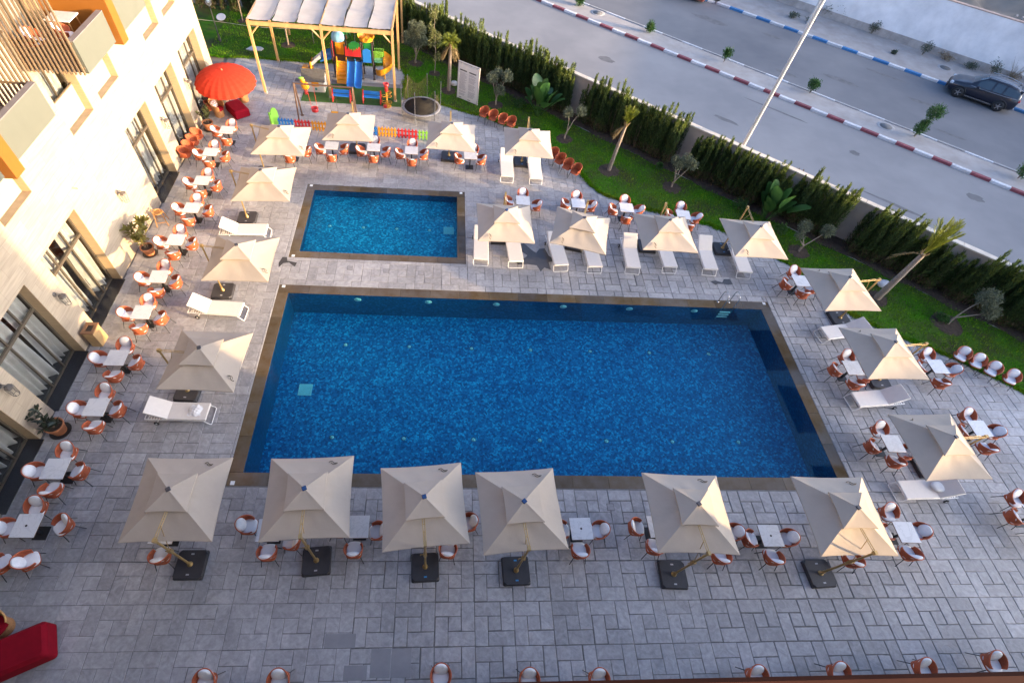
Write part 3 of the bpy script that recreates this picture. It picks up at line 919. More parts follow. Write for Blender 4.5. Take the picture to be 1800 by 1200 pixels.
obj('wall', wallb, m_clad, hotel)
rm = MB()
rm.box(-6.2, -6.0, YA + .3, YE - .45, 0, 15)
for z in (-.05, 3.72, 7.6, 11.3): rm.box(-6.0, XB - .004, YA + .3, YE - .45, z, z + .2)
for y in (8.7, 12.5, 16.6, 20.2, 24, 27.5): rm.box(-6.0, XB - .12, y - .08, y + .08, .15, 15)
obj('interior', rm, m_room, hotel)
def curtain(parent, y0, y1, z0, z1, x, n=None, seed=0):
    r = random.Random(seed); P = []
    n = n or int((y1 - y0) * 26)
    ph = r.uniform(0, 6); top = []; bot = []; mid = []
    for i in range(n + 1):
        f = i / n; y = y0 + (y1 - y0) * f
        a = .095 * math.sin(f * (y1 - y0) * 20 + ph + .8 * math.sin(f * 7 + ph))
        top.append((x + a * .7, y, z1)); mid.append((x + a, y + .03 * math.sin(f * 9 + ph), (z0 + z1) / 2)); bot.append((x + a * 1.5 + .05 * math.sin(f * 5 + ph), y + .06 * math.sin(f * 6 + ph * 2), z0))
    mb = MB(); mb.grid([bot, mid, top]); return obj('curtain', mb, m_curt, parent)
for k, (a, b_) in enumerate(OG):
    wd = b_ - a
    # reveals
    for q in ((a, a + .012, 0, 3.68), (b_ - .012, b_, 0, 3.68), (a + .013, b_ - .013, 3.675, 3.688)):
        rv = MB(); rv.box(XB + .02, XF - .004, *q); obj('window_reveal', rv, m_reveal, hotel)
    th = MB(); th.box(-.55, .14, a + .013, b_ - .013, -.01, .006); obj('threshold', th, m_gran, hotel)
    mtl = MB(); mtl.box(.14, .155, a + .013, b_ - .013, -.01, .009); obj('edge_trim', mtl, m_steel, hotel)
    fr = MB(); x0, x1 = -.46, -.38
    fr.box(x0, x1, a + .013, a + .075, .006, 3.674); fr.box(x0, x1, b_ - .075, b_ - .013, .006, 3.674)
    fr.box(x0, x1, a + .0755, b_ - .0755, 3.60, 3.674); fr.box(x0, x1, a + .0755, b_ - .0755, .006, .075)
    fr.box(x0, x1 + .02, a + .0755, b_ - .0755, 2.46, 2.56)
    w_ = obj('window', fr, m_bronze if k != 4 else m_bronze, hotel)
    door = k in (4,)
    cuts = [a + .0755, a + .0755 + (wd - .15) * (.36 if not door else .3), a + .0755 + (wd - .15) * (.72 if not door else .70), b_ - .0755]
    for c_ in cuts[1:-1]:
        mu = MB(); mu.box(x0 + .003, x1 - .003, c_ - .03, c_ + .03, .0755, 2.4595); mu.box(x0 + .003, x1 - .003, c_ - .03, c_ + .03, 2.5605, 3.5995); obj('mullion', mu, m_bronze, w_)
    for q in range(3):
        for (z0, z1) in ((.0765, 2.4585), (2.5615, 3.5985)):
            pn = MB(); pn.box(-.425, -.418, cuts[q] + .031, cuts[q + 1] - .031, z0, z1); obj('pane', pn, m_pane, w_)
    if door:
        for s_ in (-1, 1):
            hd = MB(); hd.tube([(-.35, (cuts[1] + cuts[2]) / 2 + s_ * .06, .9), (-.35, (cuts[1] + cuts[2]) / 2 + s_ * .06, 1.3)], .014, 6); obj('handle', hd, m_fdark, w_)
        ds = MB(); ds.box(x0 + .002, x1 - .002, (cuts[1] + cuts[2]) / 2 - .04, (cuts[1] + cuts[2]) / 2 + .04, .0765, 2.4585); obj('door_stile', ds, m_bronze, w_)
        curtain(hotel, a + .06, a + .85, .1, 3.6, -.62, seed=k); curtain(hotel, b_ - .9, b_ - .1, .1, 3.6, -.62, seed=k + 50); curtain(hotel, cuts[1] + .1, cuts[1] + .45, .1, 3.6, -.66, seed=k + 70)
    else:
        curtain(hotel, a + .05, a + wd * .62, .08, 3.6, -.62, seed=k * 3 + 1); curtain(hotel, a + wd * .66, b_ - .05, .08, 3.6, -.62, seed=k * 3 + 2)
for fl, (z0, z1) in enumerate(((5.28, 7.55), (8.06, 10.5), (11.6, 14.0))):
    for k, (a, b_) in enumerate(OW):
        for q in ((a, a + .012), (b_ - .012, b_)):
            rv = MB(); rv.box(XB + .02, XF - .004, *q, z0 + .021, z1 - .002); obj('window_reveal', rv, m_reveal, hotel)
        si = MB(); si.box(XB, XF + .004, a + .002, b_ - .002, z0 + .001, z0 + .02); obj('sill', si, m_sill, hotel)
        fr = MB(); x0, x1 = -.46, -.38
        fr.box(x0, x1, a + .013, a + .07, z0 + .021, z1 - .003); fr.box(x0, x1, b_ - .07, b_ - .013, z0 + .021, z1 - .003); fr.box(x0, x1, a + .0705, b_ - .0705, z1 - .07, z1 - .003); fr.box(x0, x1, a + .0705, b_ - .0705, z0 + .021, z0 + .08)
        cm = (a + b_) / 2; fr.box(x0 + .004, x1 - .004, cm - .03, cm + .03, z0 + .081, z1 - .071)
        w_ = obj('window', fr, m_bronze, hotel)
        for (p, q) in ((a + .071, cm - .031), (cm + .031, b_ - .071)):
            pn = MB(); pn.box(-.425, -.418, p, q, z0 + .082, z1 - .072); obj('pane', pn, m_pane, w_)
        curtain(hotel, a + .04, b_ - .04, z0 + .05, z1 - .05, -.62, seed=200 + 10 * fl + k)
        if fl == 0:
            gl = MB(); gl.box(-.30, -.288, a + .03, b_ - .03, z0 + .03, z0 + .98); g_ = obj('glass_guard', gl, m_frost, hotel)
            tr_ = MB(); tr_.box(-.32, -.27, a + .013, b_ - .013, z0 + .981, z0 + 1.02); obj('handrail', tr_, m_slat, g_)
# balconies in pairs
def balcony(y0, y1, slat_side, z0=7.88):
    b = MB(); b.box(.0, 1.9, y0, y1, z0, z0 + .16); bal = obj('balcony', b, m_panelcap, hotel)
    fl = MB(); fl.box(.0, 1.88, y0 + .02, y1 - .02, z0 + .161, z0 + .178); obj('floor', fl, m_deck, bal)
    pn = MB(); pn.box(1.9, 2.05, y0, y1, z0 - .02, z0 + .93); obj('front_panel', pn, m_panel, bal)
    cp_ = MB(); cp_.box(1.86, 2.056, y0 - .006, y1 + .006, z0 + .931, z0 + .955); obj('panel_cap', cp_, m_panelcap, bal)
    ys = y0 - .075 if slat_side < 0 else y1 + .015
    sm = MB(); sm.box(0, .045, 0, .06, z0 - .05, z0 + 3.3); me = sm.mesh('slat'); me.materials.append(m_slat)
    for k in range(14):
        o = bpy.data.objects.new('slat', me); link(o, bal); o.location = (.06 + k * .142, ys, 0)
    for z in (z0 + .12, z0 + .85, z0 + 2.2):
        r_ = MB(); r_.box(.02, 2.0, (ys + .0605 if slat_side < 0 else ys - .0155), (ys + .075 if slat_side < 0 else ys - .0005), z, z + .06); obj('slat_rail', r_, m_slat, bal)
for (a, b_, s_) in ((17.42, 19.68, -1), (20.42, 22.7, 1), (25.0, 27.28, -1), (28.02, 30.3, 1), (12.7, 14.95, 1), (9.7, 11.95, -1)):
    for z in (7.88, 11.4): balcony(a, b_, s_, z)
for y in (20.05, 27.65, 12.32):
    f_ = MB(); f_.box(0, 2.2, y - .22, y + .22, 7.7, 14.5); obj('dividing_fin', f_, m_fin, hotel)
for (y_, z_) in ((12.3, 7.72), (19.2, 7.72), (22.9, 7.72), (16.3, 4.2)):
    sp = MB(); sp.tube([(0, y_, z_), (.16, y_, z_ - .02)], .035, 8); obj('rain_spout', sp, m_steel, hotel)
tag(hotel, 'cream stone hotel wing with balconies, orange fins and tall curtained windows', 'building')
# lanterns on the facade
m_lant = mat('lantern_metal', (.16, .14, .125), .5, metal=.4)
def make_lantern():
    t = thing('wall_lantern')
    p = MB(); p.lathe([(.09, 0), (.09, .02), (.03, .03)], 12, M=RY(PI / 2)); obj('wall_plate', p, m_lant, t)
    a = MB(); a.tube(smooth_path([(.02, 0, 0), (.10, 0, .07), (.2, 0, .05), (.23, 0, -.02)], 3), .012, 6); obj('arm', a, m_lant, t)
    top = MB(); top.lathe([(.14, -.10), (.13, -.04), (.03, 0), (0, .0)], 6, c=(.23, 0, 0), smooth=False); obj('cap', top, m_lant, t)
    fr = MB()
    R0, R1, h = .13, .10, .36
    for k in range(6):
        t0, t1 = 2 * PI * k / 6, 2 * PI * (k + 1) / 6
        p0 = (.23 + R0 * math.cos(t0), R0 * math.sin(t0), -.10); p1 = (.23 + R1 * math.cos(t0), R1 * math.sin(t0), -.10 - h); q1 = (.23 + R1 * math.cos(t1), R1 * math.sin(t1), -.10 - h)
        fr.tube([p0, p1], .009, 4); fr.tube([p1, q1], .009, 4)
    obj('cage', fr, m_lant, t)
    g = MB(); g.lathe([(.12, -.11), (.093, -.45)], 6, c=(.23, 0, 0), smooth=False, cap0=False, cap1=False); obj('glass', g, m_pane, t)
    return t
lan = make_lantern()
for k, (y, lab) in enumerate(((8.77, 'metal wall lantern above the dark potted plant, lowest on the facade'), (12.58, 'metal wall lantern above the waste bin on the hotel wall'), (18.35, 'metal wall lantern alone on the wide sunlit wall'), (23.96, 'metal wall lantern left of the stacked orange chairs'), (27.67, 'metal wall lantern nearest the red parasol'))):
    place(lan, (-13.5, y, 2.5), 0, lab, 'wall lantern', 'lanterns along the hotel wall')

# ------------------------------------------------------------------ wing the photographer stands in (behind and below the camera)
wing = thing('hotel_main_wing', (0, -1.2, 0))
mb = MB(); mb.box(-13.4, 24.6, -14, 0, -.05, 15.5); obj('wall', mb, m_clad, wing)
for k in range(9):
    if k != 3:
        bl = MB(); bl.box(-12 + k * 4.1, -8.6 + k * 4.1, .002, .55, 8.0, 8.9); obj('balcony', bl, m_panel, wing)
sl = MB(); sl.box(-1.6, 1.9, .002, 1.15, 15.55, 15.72); bal = obj('balcony', sl, m_deck, wing)
rail = MB(); rail.bbox(-1.6, 1.9, 1.17, 1.2435, 16.03, 16.1, .008); obj('railing', rail, mat('rust_red_rail', (.060, .017, .008), .85, spec=.08, nscale=6, namt=.2), bal)
for k in range(8):
    ps = MB(); ps.box(-1.55 + k * .48, -1.53 + k * .48, 1.18, 1.2, 15.721, 16.029); obj('railing_post', ps, m_fdark, bal)
tag(wing, 'hotel wing at the bottom edge with a rust coloured balcony rail', 'building')
# unseen block added beyond the right edge to keep low sun off the ground
D = Vector((to_sun.x, to_sun.y)).normalized(); Cc = Vector((-D.y, D.x))
nb_ = thing('sun_blocker', (D.x * 62 + Cc.x * 38, D.y * 62 + Cc.y * 38, 0), math.atan2(Cc.y, Cc.x))
mb = MB(); mb.box(-34, 60, -12, 0, -.05, 9.7); obj('wall', mb, m_wwall, nb_)
pr = MB(); pr.box(-34.1, 60.1, -12.1, .1, 9.702, 9.95); obj('parapet', pr, m_kg, nb_)
tag(nb_, 'long pale unseen block added beyond the right edge to stop low sun', 'building')
# ------------------------------------------------------------------ furniture
def rope_mat(name, col):
    m = bpy.data.materials.new(name); m.use_nodes = True
    N, L = m.node_tree.nodes, m.node_tree.links
    b = N['Principled BSDF']; b.inputs['Roughness'].default_value = .65
    tc = N.new('ShaderNodeTexCoord')
    wv = N.new('ShaderNodeTexWave'); wv.wave_type = 'BANDS'; wv.bands_direction = 'DIAGONAL'; wv.inputs['Scale'].default_value = 22; wv.inputs['Distortion'].default_value = 1.2
    wv2 = N.new('ShaderNodeTexWave'); wv2.wave_type = 'BANDS'; wv2.bands_direction = 'Z'; wv2.inputs['Scale'].default_value = 30
    L.new(tc.outputs['Object'], wv.inputs[0]); L.new(tc.outputs['Object'], wv2.inputs[0])
    mu = N.new('ShaderNodeMath'); mu.operation = 'MULTIPLY'; L.new(wv.outputs['Fac'], mu.inputs[0]); L.new(wv2.outputs['Fac'], mu.inputs[1])
    oi = N.new('ShaderNodeObjectInfo')
    rp = N.new('ShaderNodeValToRGB'); e = rp.color_ramp.elements
    e[0].color = (col[0] * .62, col[1] * .5, col[2] * .5, 1); e[1].color = (*col, 1); e[0].position = .0; e[1].position = .4
    L.new(mu.outputs[0], rp.inputs[0])
    r = N.new('ShaderNodeMapRange'); r.inputs[3].default_value = .88; r.inputs[4].default_value = 1.1; L.new(oi.outputs['Random'], r.inputs[0])
    mx = N.new('ShaderNodeMix'); mx.data_type = 'RGBA'; mx.blend_type = 'MULTIPLY'; mx.inputs[0].default_value = 1
    L.new(rp.outputs[0], mx.inputs[6]); L.new(r.outputs[0], mx.inputs[7]); L.new(mx.outputs[2], b.inputs['Base Color'])
    bp = N.new('ShaderNodeBump'); bp.inputs['Strength'].default_value = .6; bp.inputs['Distance'].default_value = .01; L.new(mu.outputs[0], bp.inputs['Height']); L.new(bp.outputs[0], b.inputs['Normal'])
    return m
m_rope = rope_mat('orange_rope', (.52, .125, .042))
m_rim = mat('orange_metal', (.46, .100, .035), .5)
m_leg = mat('black_metal', (.018, .018, .02), .45)
m_cush = mat('white_cushion', (.80, .79, .77), .9, nscale=7, namt=.06, bscale=11, bstr=.7, bdist=.03, objr=.05)
m_seat = mat('grey_white_cushion', (.82, .80, .79), .9, nscale=6, namt=.05, bscale=8, bstr=.3, bdist=.02)
def shell_geo(mb, th=.022):
    n = 28
    def pt(a, f, off):
        ca = math.cos(a / 1.5)
        zt = .60 + .21 * max(0, ca) ** 1.3
        zb = .40
        Rb, Rt = .225, .295
        R_ = Rb + (Rt - Rb) * f ** .8 + off
        z = zb + (zt - zb) * f
        sq = 1 + .05 * math.cos(2 * a)
        return (math.sin(a) * R_ * 1.0, -math.cos(a) * R_ * sq + .02, z)
    A = [math.radians(-128 + 256 * i / n) for i in range(n + 1)]
    F = [0, .25, .5, .75, 1]
    mb.grid([[pt(a, f, 0) for f in F] for a in A])
    mb.grid([[pt(a, f, -th) for f in F] for a in A], flip=True)
    return [pt(a, 1, -th / 2) for a in A], [pt(a, 0, -th / 2) for a in A]
def make_chair(cushions=True):
    t = thing('rope_chair')
    mb = MB(); top, bot = shell_geo(mb); obj('backrest', mb, m_rope, t)
    rim = MB(); rim.tube([bot[0]] + top + [bot[-1]], .017, 7); obj('rim', rim, m_rim, t)
    st = MB(); st.pillow(0, .03, .405, .255, .26, .03, .35, .55, 18, 6); obj('seat_pan', st, m_rope, t)
    for (x, y) in ((-.19, .2), (.19, .2), (-.19, -.16), (.19, -.16)):
        l = MB(); l.tube([(x, y, .39), (x * 1.38, y * (1.3 if y > 0 else 1.75), 0)], [.013, .010], 6); obj('leg', l, m_leg, t)
    if cushions:
        s_ = MB(); s_.pillow(0, .055, .455, .235, .235, .045, .45, .6, 20, 8); obj('seat_cushion', s_, m_seat, t)
        M = TR(0, -.145, .655) @ RX(math.radians(-62))
        b = MB(); b.pillow(0, 0, 0, .205, .205, .055, .62, .92, 22, 8, M); obj('back_cushion', b, m_cush, t)
    return t
chair = make_chair(); bare_chair = make_chair(False)
def marble_mat():
    m = bpy.data.materials.new('white_marble'); m.use_nodes = True
    N, L = m.node_tree.nodes, m.node_tree.links
    b = N['Principled BSDF']; b.inputs['Roughness'].default_value = .35
    g = N.new('ShaderNodeNewGeometry')
    n = N.new('ShaderNodeTexNoise'); n.inputs['Scale'].default_value = 2.2; n.inputs['Detail'].default_value = 6; n.inputs['Distortion'].default_value = 1.5
    L.new(g.outputs['Position'], n.inputs['Vector'])
    rp = N.new('ShaderNodeValToRGB'); e = rp.color_ramp.elements
    e[0].position = .46; e[0].color = (.66, .645, .64, 1); e[1].position = .54; e[1].color = (.66, .645, .64, 1); k = e.new(.5); k.color = (.57, .555, .55, 1)
    L.new(n.outputs['Fac'], rp.inputs[0]); L.new(rp.outputs[0], b.inputs['Base Color']); return m
m_marble = marble_mat()
m_edge = mat('brown_edge', (.16, .085, .045), .5)
m_hole = mat('parasol_hole', (.03, .02, .015), .6)
def make_table(hole=False):
    t = thing('bistro_table')
    a = MB(); a.bbox(-.35, .35, -.35, .35, .742, .752, .008); obj('table_top', a, m_marble, t)
    e = MB(); e.bbox(-.354, .354, -.354, .354, .718, .7415, .008); obj('edge_band', e, m_edge, t)
    p = MB(); p.cbox(0, 0, .365, .07, .07, .705); obj('pedestal', p, m_leg, t)
    f = MB(); f.bbox(-.21, .21, -.21, .21, .002, .016, .01); obj('foot_plate', f, m_leg, t)
    if hole:
        h = MB(); h.lathe([(.035, .7522), (.032, .758), (.0, .7585)], 12, cap0=False); obj('hole_cap', h, m_hole, t)
    return t
table = make_table(); table_h = make_table(True)
SIDE = {'N': ('far', (0, 1)), 'S': ('near', (0, -1)), 'W': ('left', (-1, 0)), 'E': ('right', (1, 0))}
def J(a): return random.uniform(-a, a)
TABLES = [
 ('A1', (-11.49, 26.14), 0, 'first wall table from the red parasol', {'N': (.04, .73), 'W': (-.63, .10), 'S': (.09, -.70)}),
 ('A2', (-11.79, 24.09), 0, 'second wall table from the red parasol', {'N': (-.02, .70), 'W': (-.62, -.03), 'E': (.66, -.06), 'S': (.05, -.70)}),
 ('A3', (-11.57, 21.74), 0, 'third wall table from the red parasol', {'N': (.05, .66), 'W': (-.62, -.05), 'E': (.64, -.12), 'S': (.05, -.70)}),
 ('A4', (-11.46, 19.69), 0, 'fourth wall table from the red parasol', {'N': (-.02, .72), 'W': (-.65, .06), 'E': (.64, .03), 'S': (-.03, -.66)}),
 ('A5', (-11.53, 17.51), 0, 'fifth wall table from the red parasol', {'N': (-.06, .69), 'W': (-.66, -.04), 'E': (.62, -.02), 'S': (.03, -.70)}),
 ('A6', (-11.54, 15.28), 0, 'sixth wall table from the red parasol', {'N': (-.03, .68), 'W': (-.68, -.02), 'E': (.62, -.1), 'S': (.06, -.68)}),
 ('A7', (-11.55, 13.35), 0, 'seventh wall table from the red parasol', {'N': (-.05, .68), 'W': (-.67, .02), 'E': (.66, -.12), 'S': (.02, -.64)}),
 ('A8', (-11.71, 11.15), 0, 'eighth wall table from the red parasol', {'N': (0, .66), 'W': (-.70, .04), 'E': (.62, -.08), 'S': (.05, -.66)}),
 ('A9', (-11.63, 9.06), 0, 'ninth wall table from the red parasol', {'N': (-.05, .70), 'W': (-.65, -.01), 'E': (.60, .02), 'S': (.08, -.64)}),
 ('A10', (-12.0, 6.80), 0, 'tenth wall table from the red parasol', {'N': (-.03, .68), 'W': (-.67, -.03), 'E': (.62, -.01), 'S': (.03, -.62)}),
 ('A11', (-12.05, 4.99), 0, 'eleventh wall table, at left frame edge', {'N': (-.12, .64), 'W': (-.66, -.02), 'E': (.88, .1)}),
 ('B1', (-7.87, 24.95), 0, 'first table of the far row from left', {'S': (-.01, -.72), 'E': (.74, -.08), 'W': (-.72, -.05)}),
 ('B2', (-5.84, 25.25), 0, 'second table of the far row from left', {'W': (-.63, -.1), 'E': (.62, .0), 'S': (.06, -.74)}),
 ('B3', (-3.62, 25.31), 0, 'third table of the far row from left', {'W': (-.68, -.14), 'E': (.64, -.1), 'S': (.02, -.67), 'N': (-.02, .75)}),
 ('B4', (-1.59, 25.23), 0, 'fourth table of the far row from left', {'W': (-.62, -.1), 'E': (.65, -.06), 'S': (.05, -.72), 'N': (.01, .76)}),
 ('B5', (1.61, 25.08), 0, 'fifth table of the far row from left', {'W': (-.62, -.1), 'E': (.60, -.08), 'N': (.2, .76)}),
 ('C1', (4.22, 21.44), -1, 'first table of the lawn row from left', {'N': (.06, .70), 'W': (-.70, .08), 'E': (.70, -.12)}),
 ('C2', (7.08, 21.43), -2, 'second table of the lawn row from left', {'N': (.02, .70), 'W': (-.62, .1), 'E': (.70, .05)}),
 ('C3', (9.58, 21.28), -3, 'third table of the lawn row from left', {'N': (.08, .72), 'W': (-.66, .02), 'E': (.70, .04), 'S': (-.08, -.67)}),
 ('C4', (12.51, 20.94), -6, 'fourth table of the lawn row from left', {'N': (.1, .74), 'W': (-.62, .14), 'E': (.74, .01), 'S': (.18, -.66)}),
 ('D1', (17.06, 16.52), 0, 'topmost table right of the big pool', {'N': (.04, .72), 'W': (-.64, -.06), 'S': (-.03, -.62), 'E': (.62, -.24)}),
 ('D2', (17.32, 11.58), 0, 'second poolside table right of big pool', {'N': (.14, .66), 'W': (-.64, .01), 'S': (-.08, -.66), 'E': (.58, -.26)}),
 ('D4', (17.29, 8.13), 0, 'third poolside table right of big pool', {'N': (-.06, .68), 'W': (-.70, -.04), 'S': (-.1, -.64), 'E': (.58, -.26)}),
 ('D3', (21.23, 11.77), 0, 'upper table beside the row of four chairs', {'N': (.05, .70), 'W': (-.62, .06), 'E': (.76, -.05), 'S': (-.12, -.70)}),
 ('D5', (21.29, 8.84), 0, 'table by the lowest right-hand umbrella pole', {'N': (.03, .64), 'W': (-.6, -.05), 'E': (.74, -.06), 'S': (-.01, -.74)}),
 ('D6', (16.03, 4.83), 0, 'table right of the rightmost near umbrella', {'N': (-.1, .74), 'E': (.64, .07), 'W': (-.60, .04), 'S': (-.06, -.64)}),
 ('D7', (21.3, 5.43), 0, 'table cut off by the right frame edge', {'N': (-.18, .66), 'W': (-.68, 0), 'S': (-.12, -.70)}),
 ('E1', (-8.07, 4.80), 0, 'first table of the near row from left', {'S': (.04, -.64), 'N': (0, .66)}),
 ('E2', (-4.97, 4.87), 1, 'second table of the near row from left', {'W': (-.76, .2), 'S': (.03, -.62), 'E': (.70, -.28)}),
 ('E3', (-2.29, 4.98), 1, 'third table of the near row from left', {'S': (-.07, -.66), 'E': (.62, -.08), 'W': (-.64, 0)}),
 ('E4', (.54, 4.97), 1, 'fourth table of the near row from left', {'S': (0, -.66), 'E': (.68, .2), 'W': (-.64, 0)}),
 ('E5', (4.83, 4.93), 1, 'fifth table of the near row from left', {'E': (.66, 0), 'S': (-.08, -.64), 'W': (-.60, .02)}),
 ('E6', (7.43, 5.0), 0, 'sixth table of the near row from left', {'W': (-.68, .04), 'S': (-.2, -.60)}),
 ('E7', (9.31, 4.82), 0, 'seventh table of the near row from left', {'E': (.72, .04), 'S': (.05, -.72)}),
 ('E8', (11.17, 4.71), 0, 'eighth table of the near row from left', {'W': (-.63, -.04), 'E': (.68, -.03), 'S': (-.04, -.64)}),
 ('E9', (13.83, 4.64), 0, 'ninth table of the near row from left', {'S': (0, -.66), 'N': (0, .66)}),
]
GRP = {'A': 'tables along the hotel wall', 'B': 'tables of the far row', 'C': 'tables by the lawn', 'D': 'tables right of the pool', 'E': 'tables of the near row'}
HOLE = ('A11', 'E5', 'E8')
SHIFT = {'A11E': 55}
for (k, (x, y), yaw, desc, chs) in TABLES:
    place(table_h if k in HOLE else table, (x, y, .001), math.radians(yaw + J(1.2)), 'square white marble bistro table, ' + desc, 'table', GRP[k[0]])
    for s_, (dx, dy) in chs.items():
        a = math.atan2(-dy, -dx) - PI / 2
        nx, ny = SIDE[s_][1]
        a0 = math.atan2(-ny, -nx) - PI / 2
        rz = a0 + .35 * math.atan2(math.sin(a - a0), math.cos(a - a0)) + math.radians(J(7)) + math.radians(SHIFT.get(k + s_, 0))
        place(chair, (x + dx, y + dy, .001), rz, f'orange white-cushioned chair, {SIDE[s_][0]} side of ' + desc, 'chair', 'orange rope chairs')
for k, (x, y, rz) in enumerate(((2.55, 29.88, 0), (3.08, 29.55, 0), (3.64, 29.22, 0), (4.14, 28.98, 0))):
    place(bare_chair, (x, y, .001), math.radians(150 + J(5)), f'orange chair without cushions by the sign, {ordinal(k)} of four from left', 'chair', 'bare chairs along the lawn edge')
for k, (x, y) in enumerate(((6.35, 26.0), (6.68, 25.5), (7.06, 25.02), (7.46, 24.6))):
    place(bare_chair, (x, y, .001), math.radians(134 + J(5)), f'orange chair without cushions right of far umbrella, {ordinal(k)} from top', 'chair', 'bare chairs along the lawn edge')
for k, (x, y, a) in enumerate(((23.04, 12.6, 142), (23.55, 12.25, 150), (24.0, 11.85, 140), (24.61, 11.45, 150))):
    place(chair, (x, y, .001), math.radians(a), f'orange chair with white cushions in row by lawn, {ordinal(k)} from left', 'chair', 'row of cushioned chairs by the lawn')
for k, (x, y, a) in enumerate(((-5.87, .95, 176), (-3.96, .93, 184), (.37, .98, 180), (2.81, .84, 178), (4.78, .80, 182), (9.4, .80, 180), (11.9, .84, 179), (14.61, .90, 183), (16.95, 1.05, 178))):
    place(chair, (x, y, .001), math.radians(a), f'orange chair cut by the bottom frame edge, {ordinal(k)} from left', 'chair', 'chairs along the bottom edge')
place(table, (16.8, .34, .001), 0, 'square white table at the bottom right frame edge', 'table')
place(chair, (-11.73, 4.03, .001), math.radians(-55), 'orange chair with white cushions angled away, below the leftmost table', 'chair')
place(chair, (-12.42, 3.95, .001), math.radians(-40), 'orange chair with white cushions half cut by left frame edge', 'chair')
place(table, (-12.7, 3.2, .001), .1, 'square white table mostly outside the left frame edge', 'table')
# stacked chairs against the facade
for k, (x, y) in enumerate(((-13.05, 25.9), (-13.1, 25.3), (-13.15, 24.75), (-13.2, 24.2))):
    place(bare_chair, (x, y, .001), math.radians(-96 + J(6)), f'bare orange chair pushed to the facade, {ordinal(k)} from the red parasol', 'chair', 'chairs parked against the hotel wall')
place(bare_chair, (-13.05, 30.15, .001), math.radians(-60), 'bare orange chair under the red parasol by the wall', 'chair')
place(bare_chair, (-13.1, 28.75, .001), math.radians(-75), 'bare orange chair behind the potted plant by the wall', 'chair')
# balcony furniture
for k, (x, y, z, a) in enumerate(((-12.3, 18.45, 8.06, -70), (-13.0, 17.95, 8.06, -90), (-12.7, 12.95, 8.06, 150))):
    place(chair, (x, y, z), math.radians(a), ['orange chair on the large slatted balcony beside the white table', 'orange chair behind the slats of the large balcony', 'orange chair on the lower left balcony'][k], 'chair', 'balcony chairs')
t = thing('balcony_table', (-12.55, 19.15, 8.06))
a = MB(); a.bbox(-.4, .4, -.35, .35, .70, .735, .01); obj('table_top', a, m_marble, t)
m_oak = mat('oak', (.42, .20, .06), .5, nscale=5, namt=.2)
for sx in (-1, 1):
    for sy in (-1, 1):
        l = MB(); l.tube([(sx * .3, sy * .26, .70), (sx * .38, sy * .32, 0)], [.025, .016], 6); obj('leg', l, m_oak, t)
tag(t, 'white topped table with wooden legs on the large balcony', 'table')

# ------------------------------------------------------------------ sun loungers
m_frame = mat('white_powder_coat', (.74, .72, .70), .4)
m_pad = mat('cream_sling', (.70, .645, .60), .85, nscale=8, namt=.04, bscale=60, bstr=.15, objr=.04)
m_rubber = mat('black_rubber', (.02, .02, .02), .7)
def make_lounger(raise_deg):
    """foot end at origin, body runs along +y, head at +y"""
    t = thing('sun_lounger')
    W, L_ = .34, 2.1
    f = MB()
    for sx in (-1, 1): f.tube([(sx * W, .03, .30), (sx * W, L_, .30)], .018, 7)
    for y in (.03, .75, 1.32, L_): f.tube([(-W, y, .30), (W, y, .30)], .016, 7)
    obj('frame', f, m_frame, t)
    lp = MB(); lp.tube(smooth_path([(-W, .14, .30), (-W - .01, -.02, .1), (-W + .01, -.08, .02), (-W + .06, -.085, .018), (W - .06, -.085, .018), (W - .01, -.08, .02), (W + .01, -.02, .1), (W, .14, .30)], 3), .016, 7); obj('leg_loop', lp, m_frame, t)
    for sx in (-1, 1):
        l = MB(); l.tube([(sx * W, 1.62, .30), (sx * W, 1.74, .10)], .016, 7); obj('leg', l, m_frame, t)
        w_ = MB(); w_.lathe([(.0, -.02), (.085, -.02), (.095, 0), (.085, .02), (0, .02)], 16, M=TR(sx * (W + .05), 1.76, .1) @ RY(PI / 2)); wo = obj('wheel', w_, m_rubber, t)
        hb = MB(); hb.lathe([(.03, -.026), (.03, .026)], 10, M=TR(sx * (W + .05), 1.76, .1) @ RY(PI / 2)); obj('hub', hb, m_frame, wo)
    s_ = MB(); s_.bbox(-W - .01, W + .01, 0, 1.32, .322, .385, .02, seg=2); obj('seat_pad', s_, m_pad, t)
    M = TR(0, 1.325, .335) @ RX(math.radians(raise_deg))
    b = MB(); b.bbox(-W - .01, W + .01, 0, .78, -.01, .05, .02, M=M, seg=2); obj('back_pad', b, m_pad, t)
    bf = MB()
    bf.tube([M @ Vector((-W, 0, -.03)), M @ Vector((-W, .77, -.03)), M @ Vector((W, .77, -.03)), M @ Vector((W, 0, -.03))], .014, 6)
    obj('back_frame', bf, m_frame, t)
    if raise_deg > 8:
        sp = MB()
        for sx in (-.26, .26): sp.tube([M @ Vector((sx, .45, -.03)), (sx, 1.32 + .62, .31)], .010, 6)
        sp.tube([(-.28, 1.94, .31), (.28, 1.94, .31)], .010, 6)
        obj('back_prop', sp, m_frame, t)
    sl = MB()
    for k in range(7): sl.box(-W + .02, W - .02, 1.40 + k * .095, 1.44 + k * .095, .285, .295)
    obj('slats', sl, m_frame, t)
    return t
lg = make_lounger(33); lg2 = make_lounger(20)
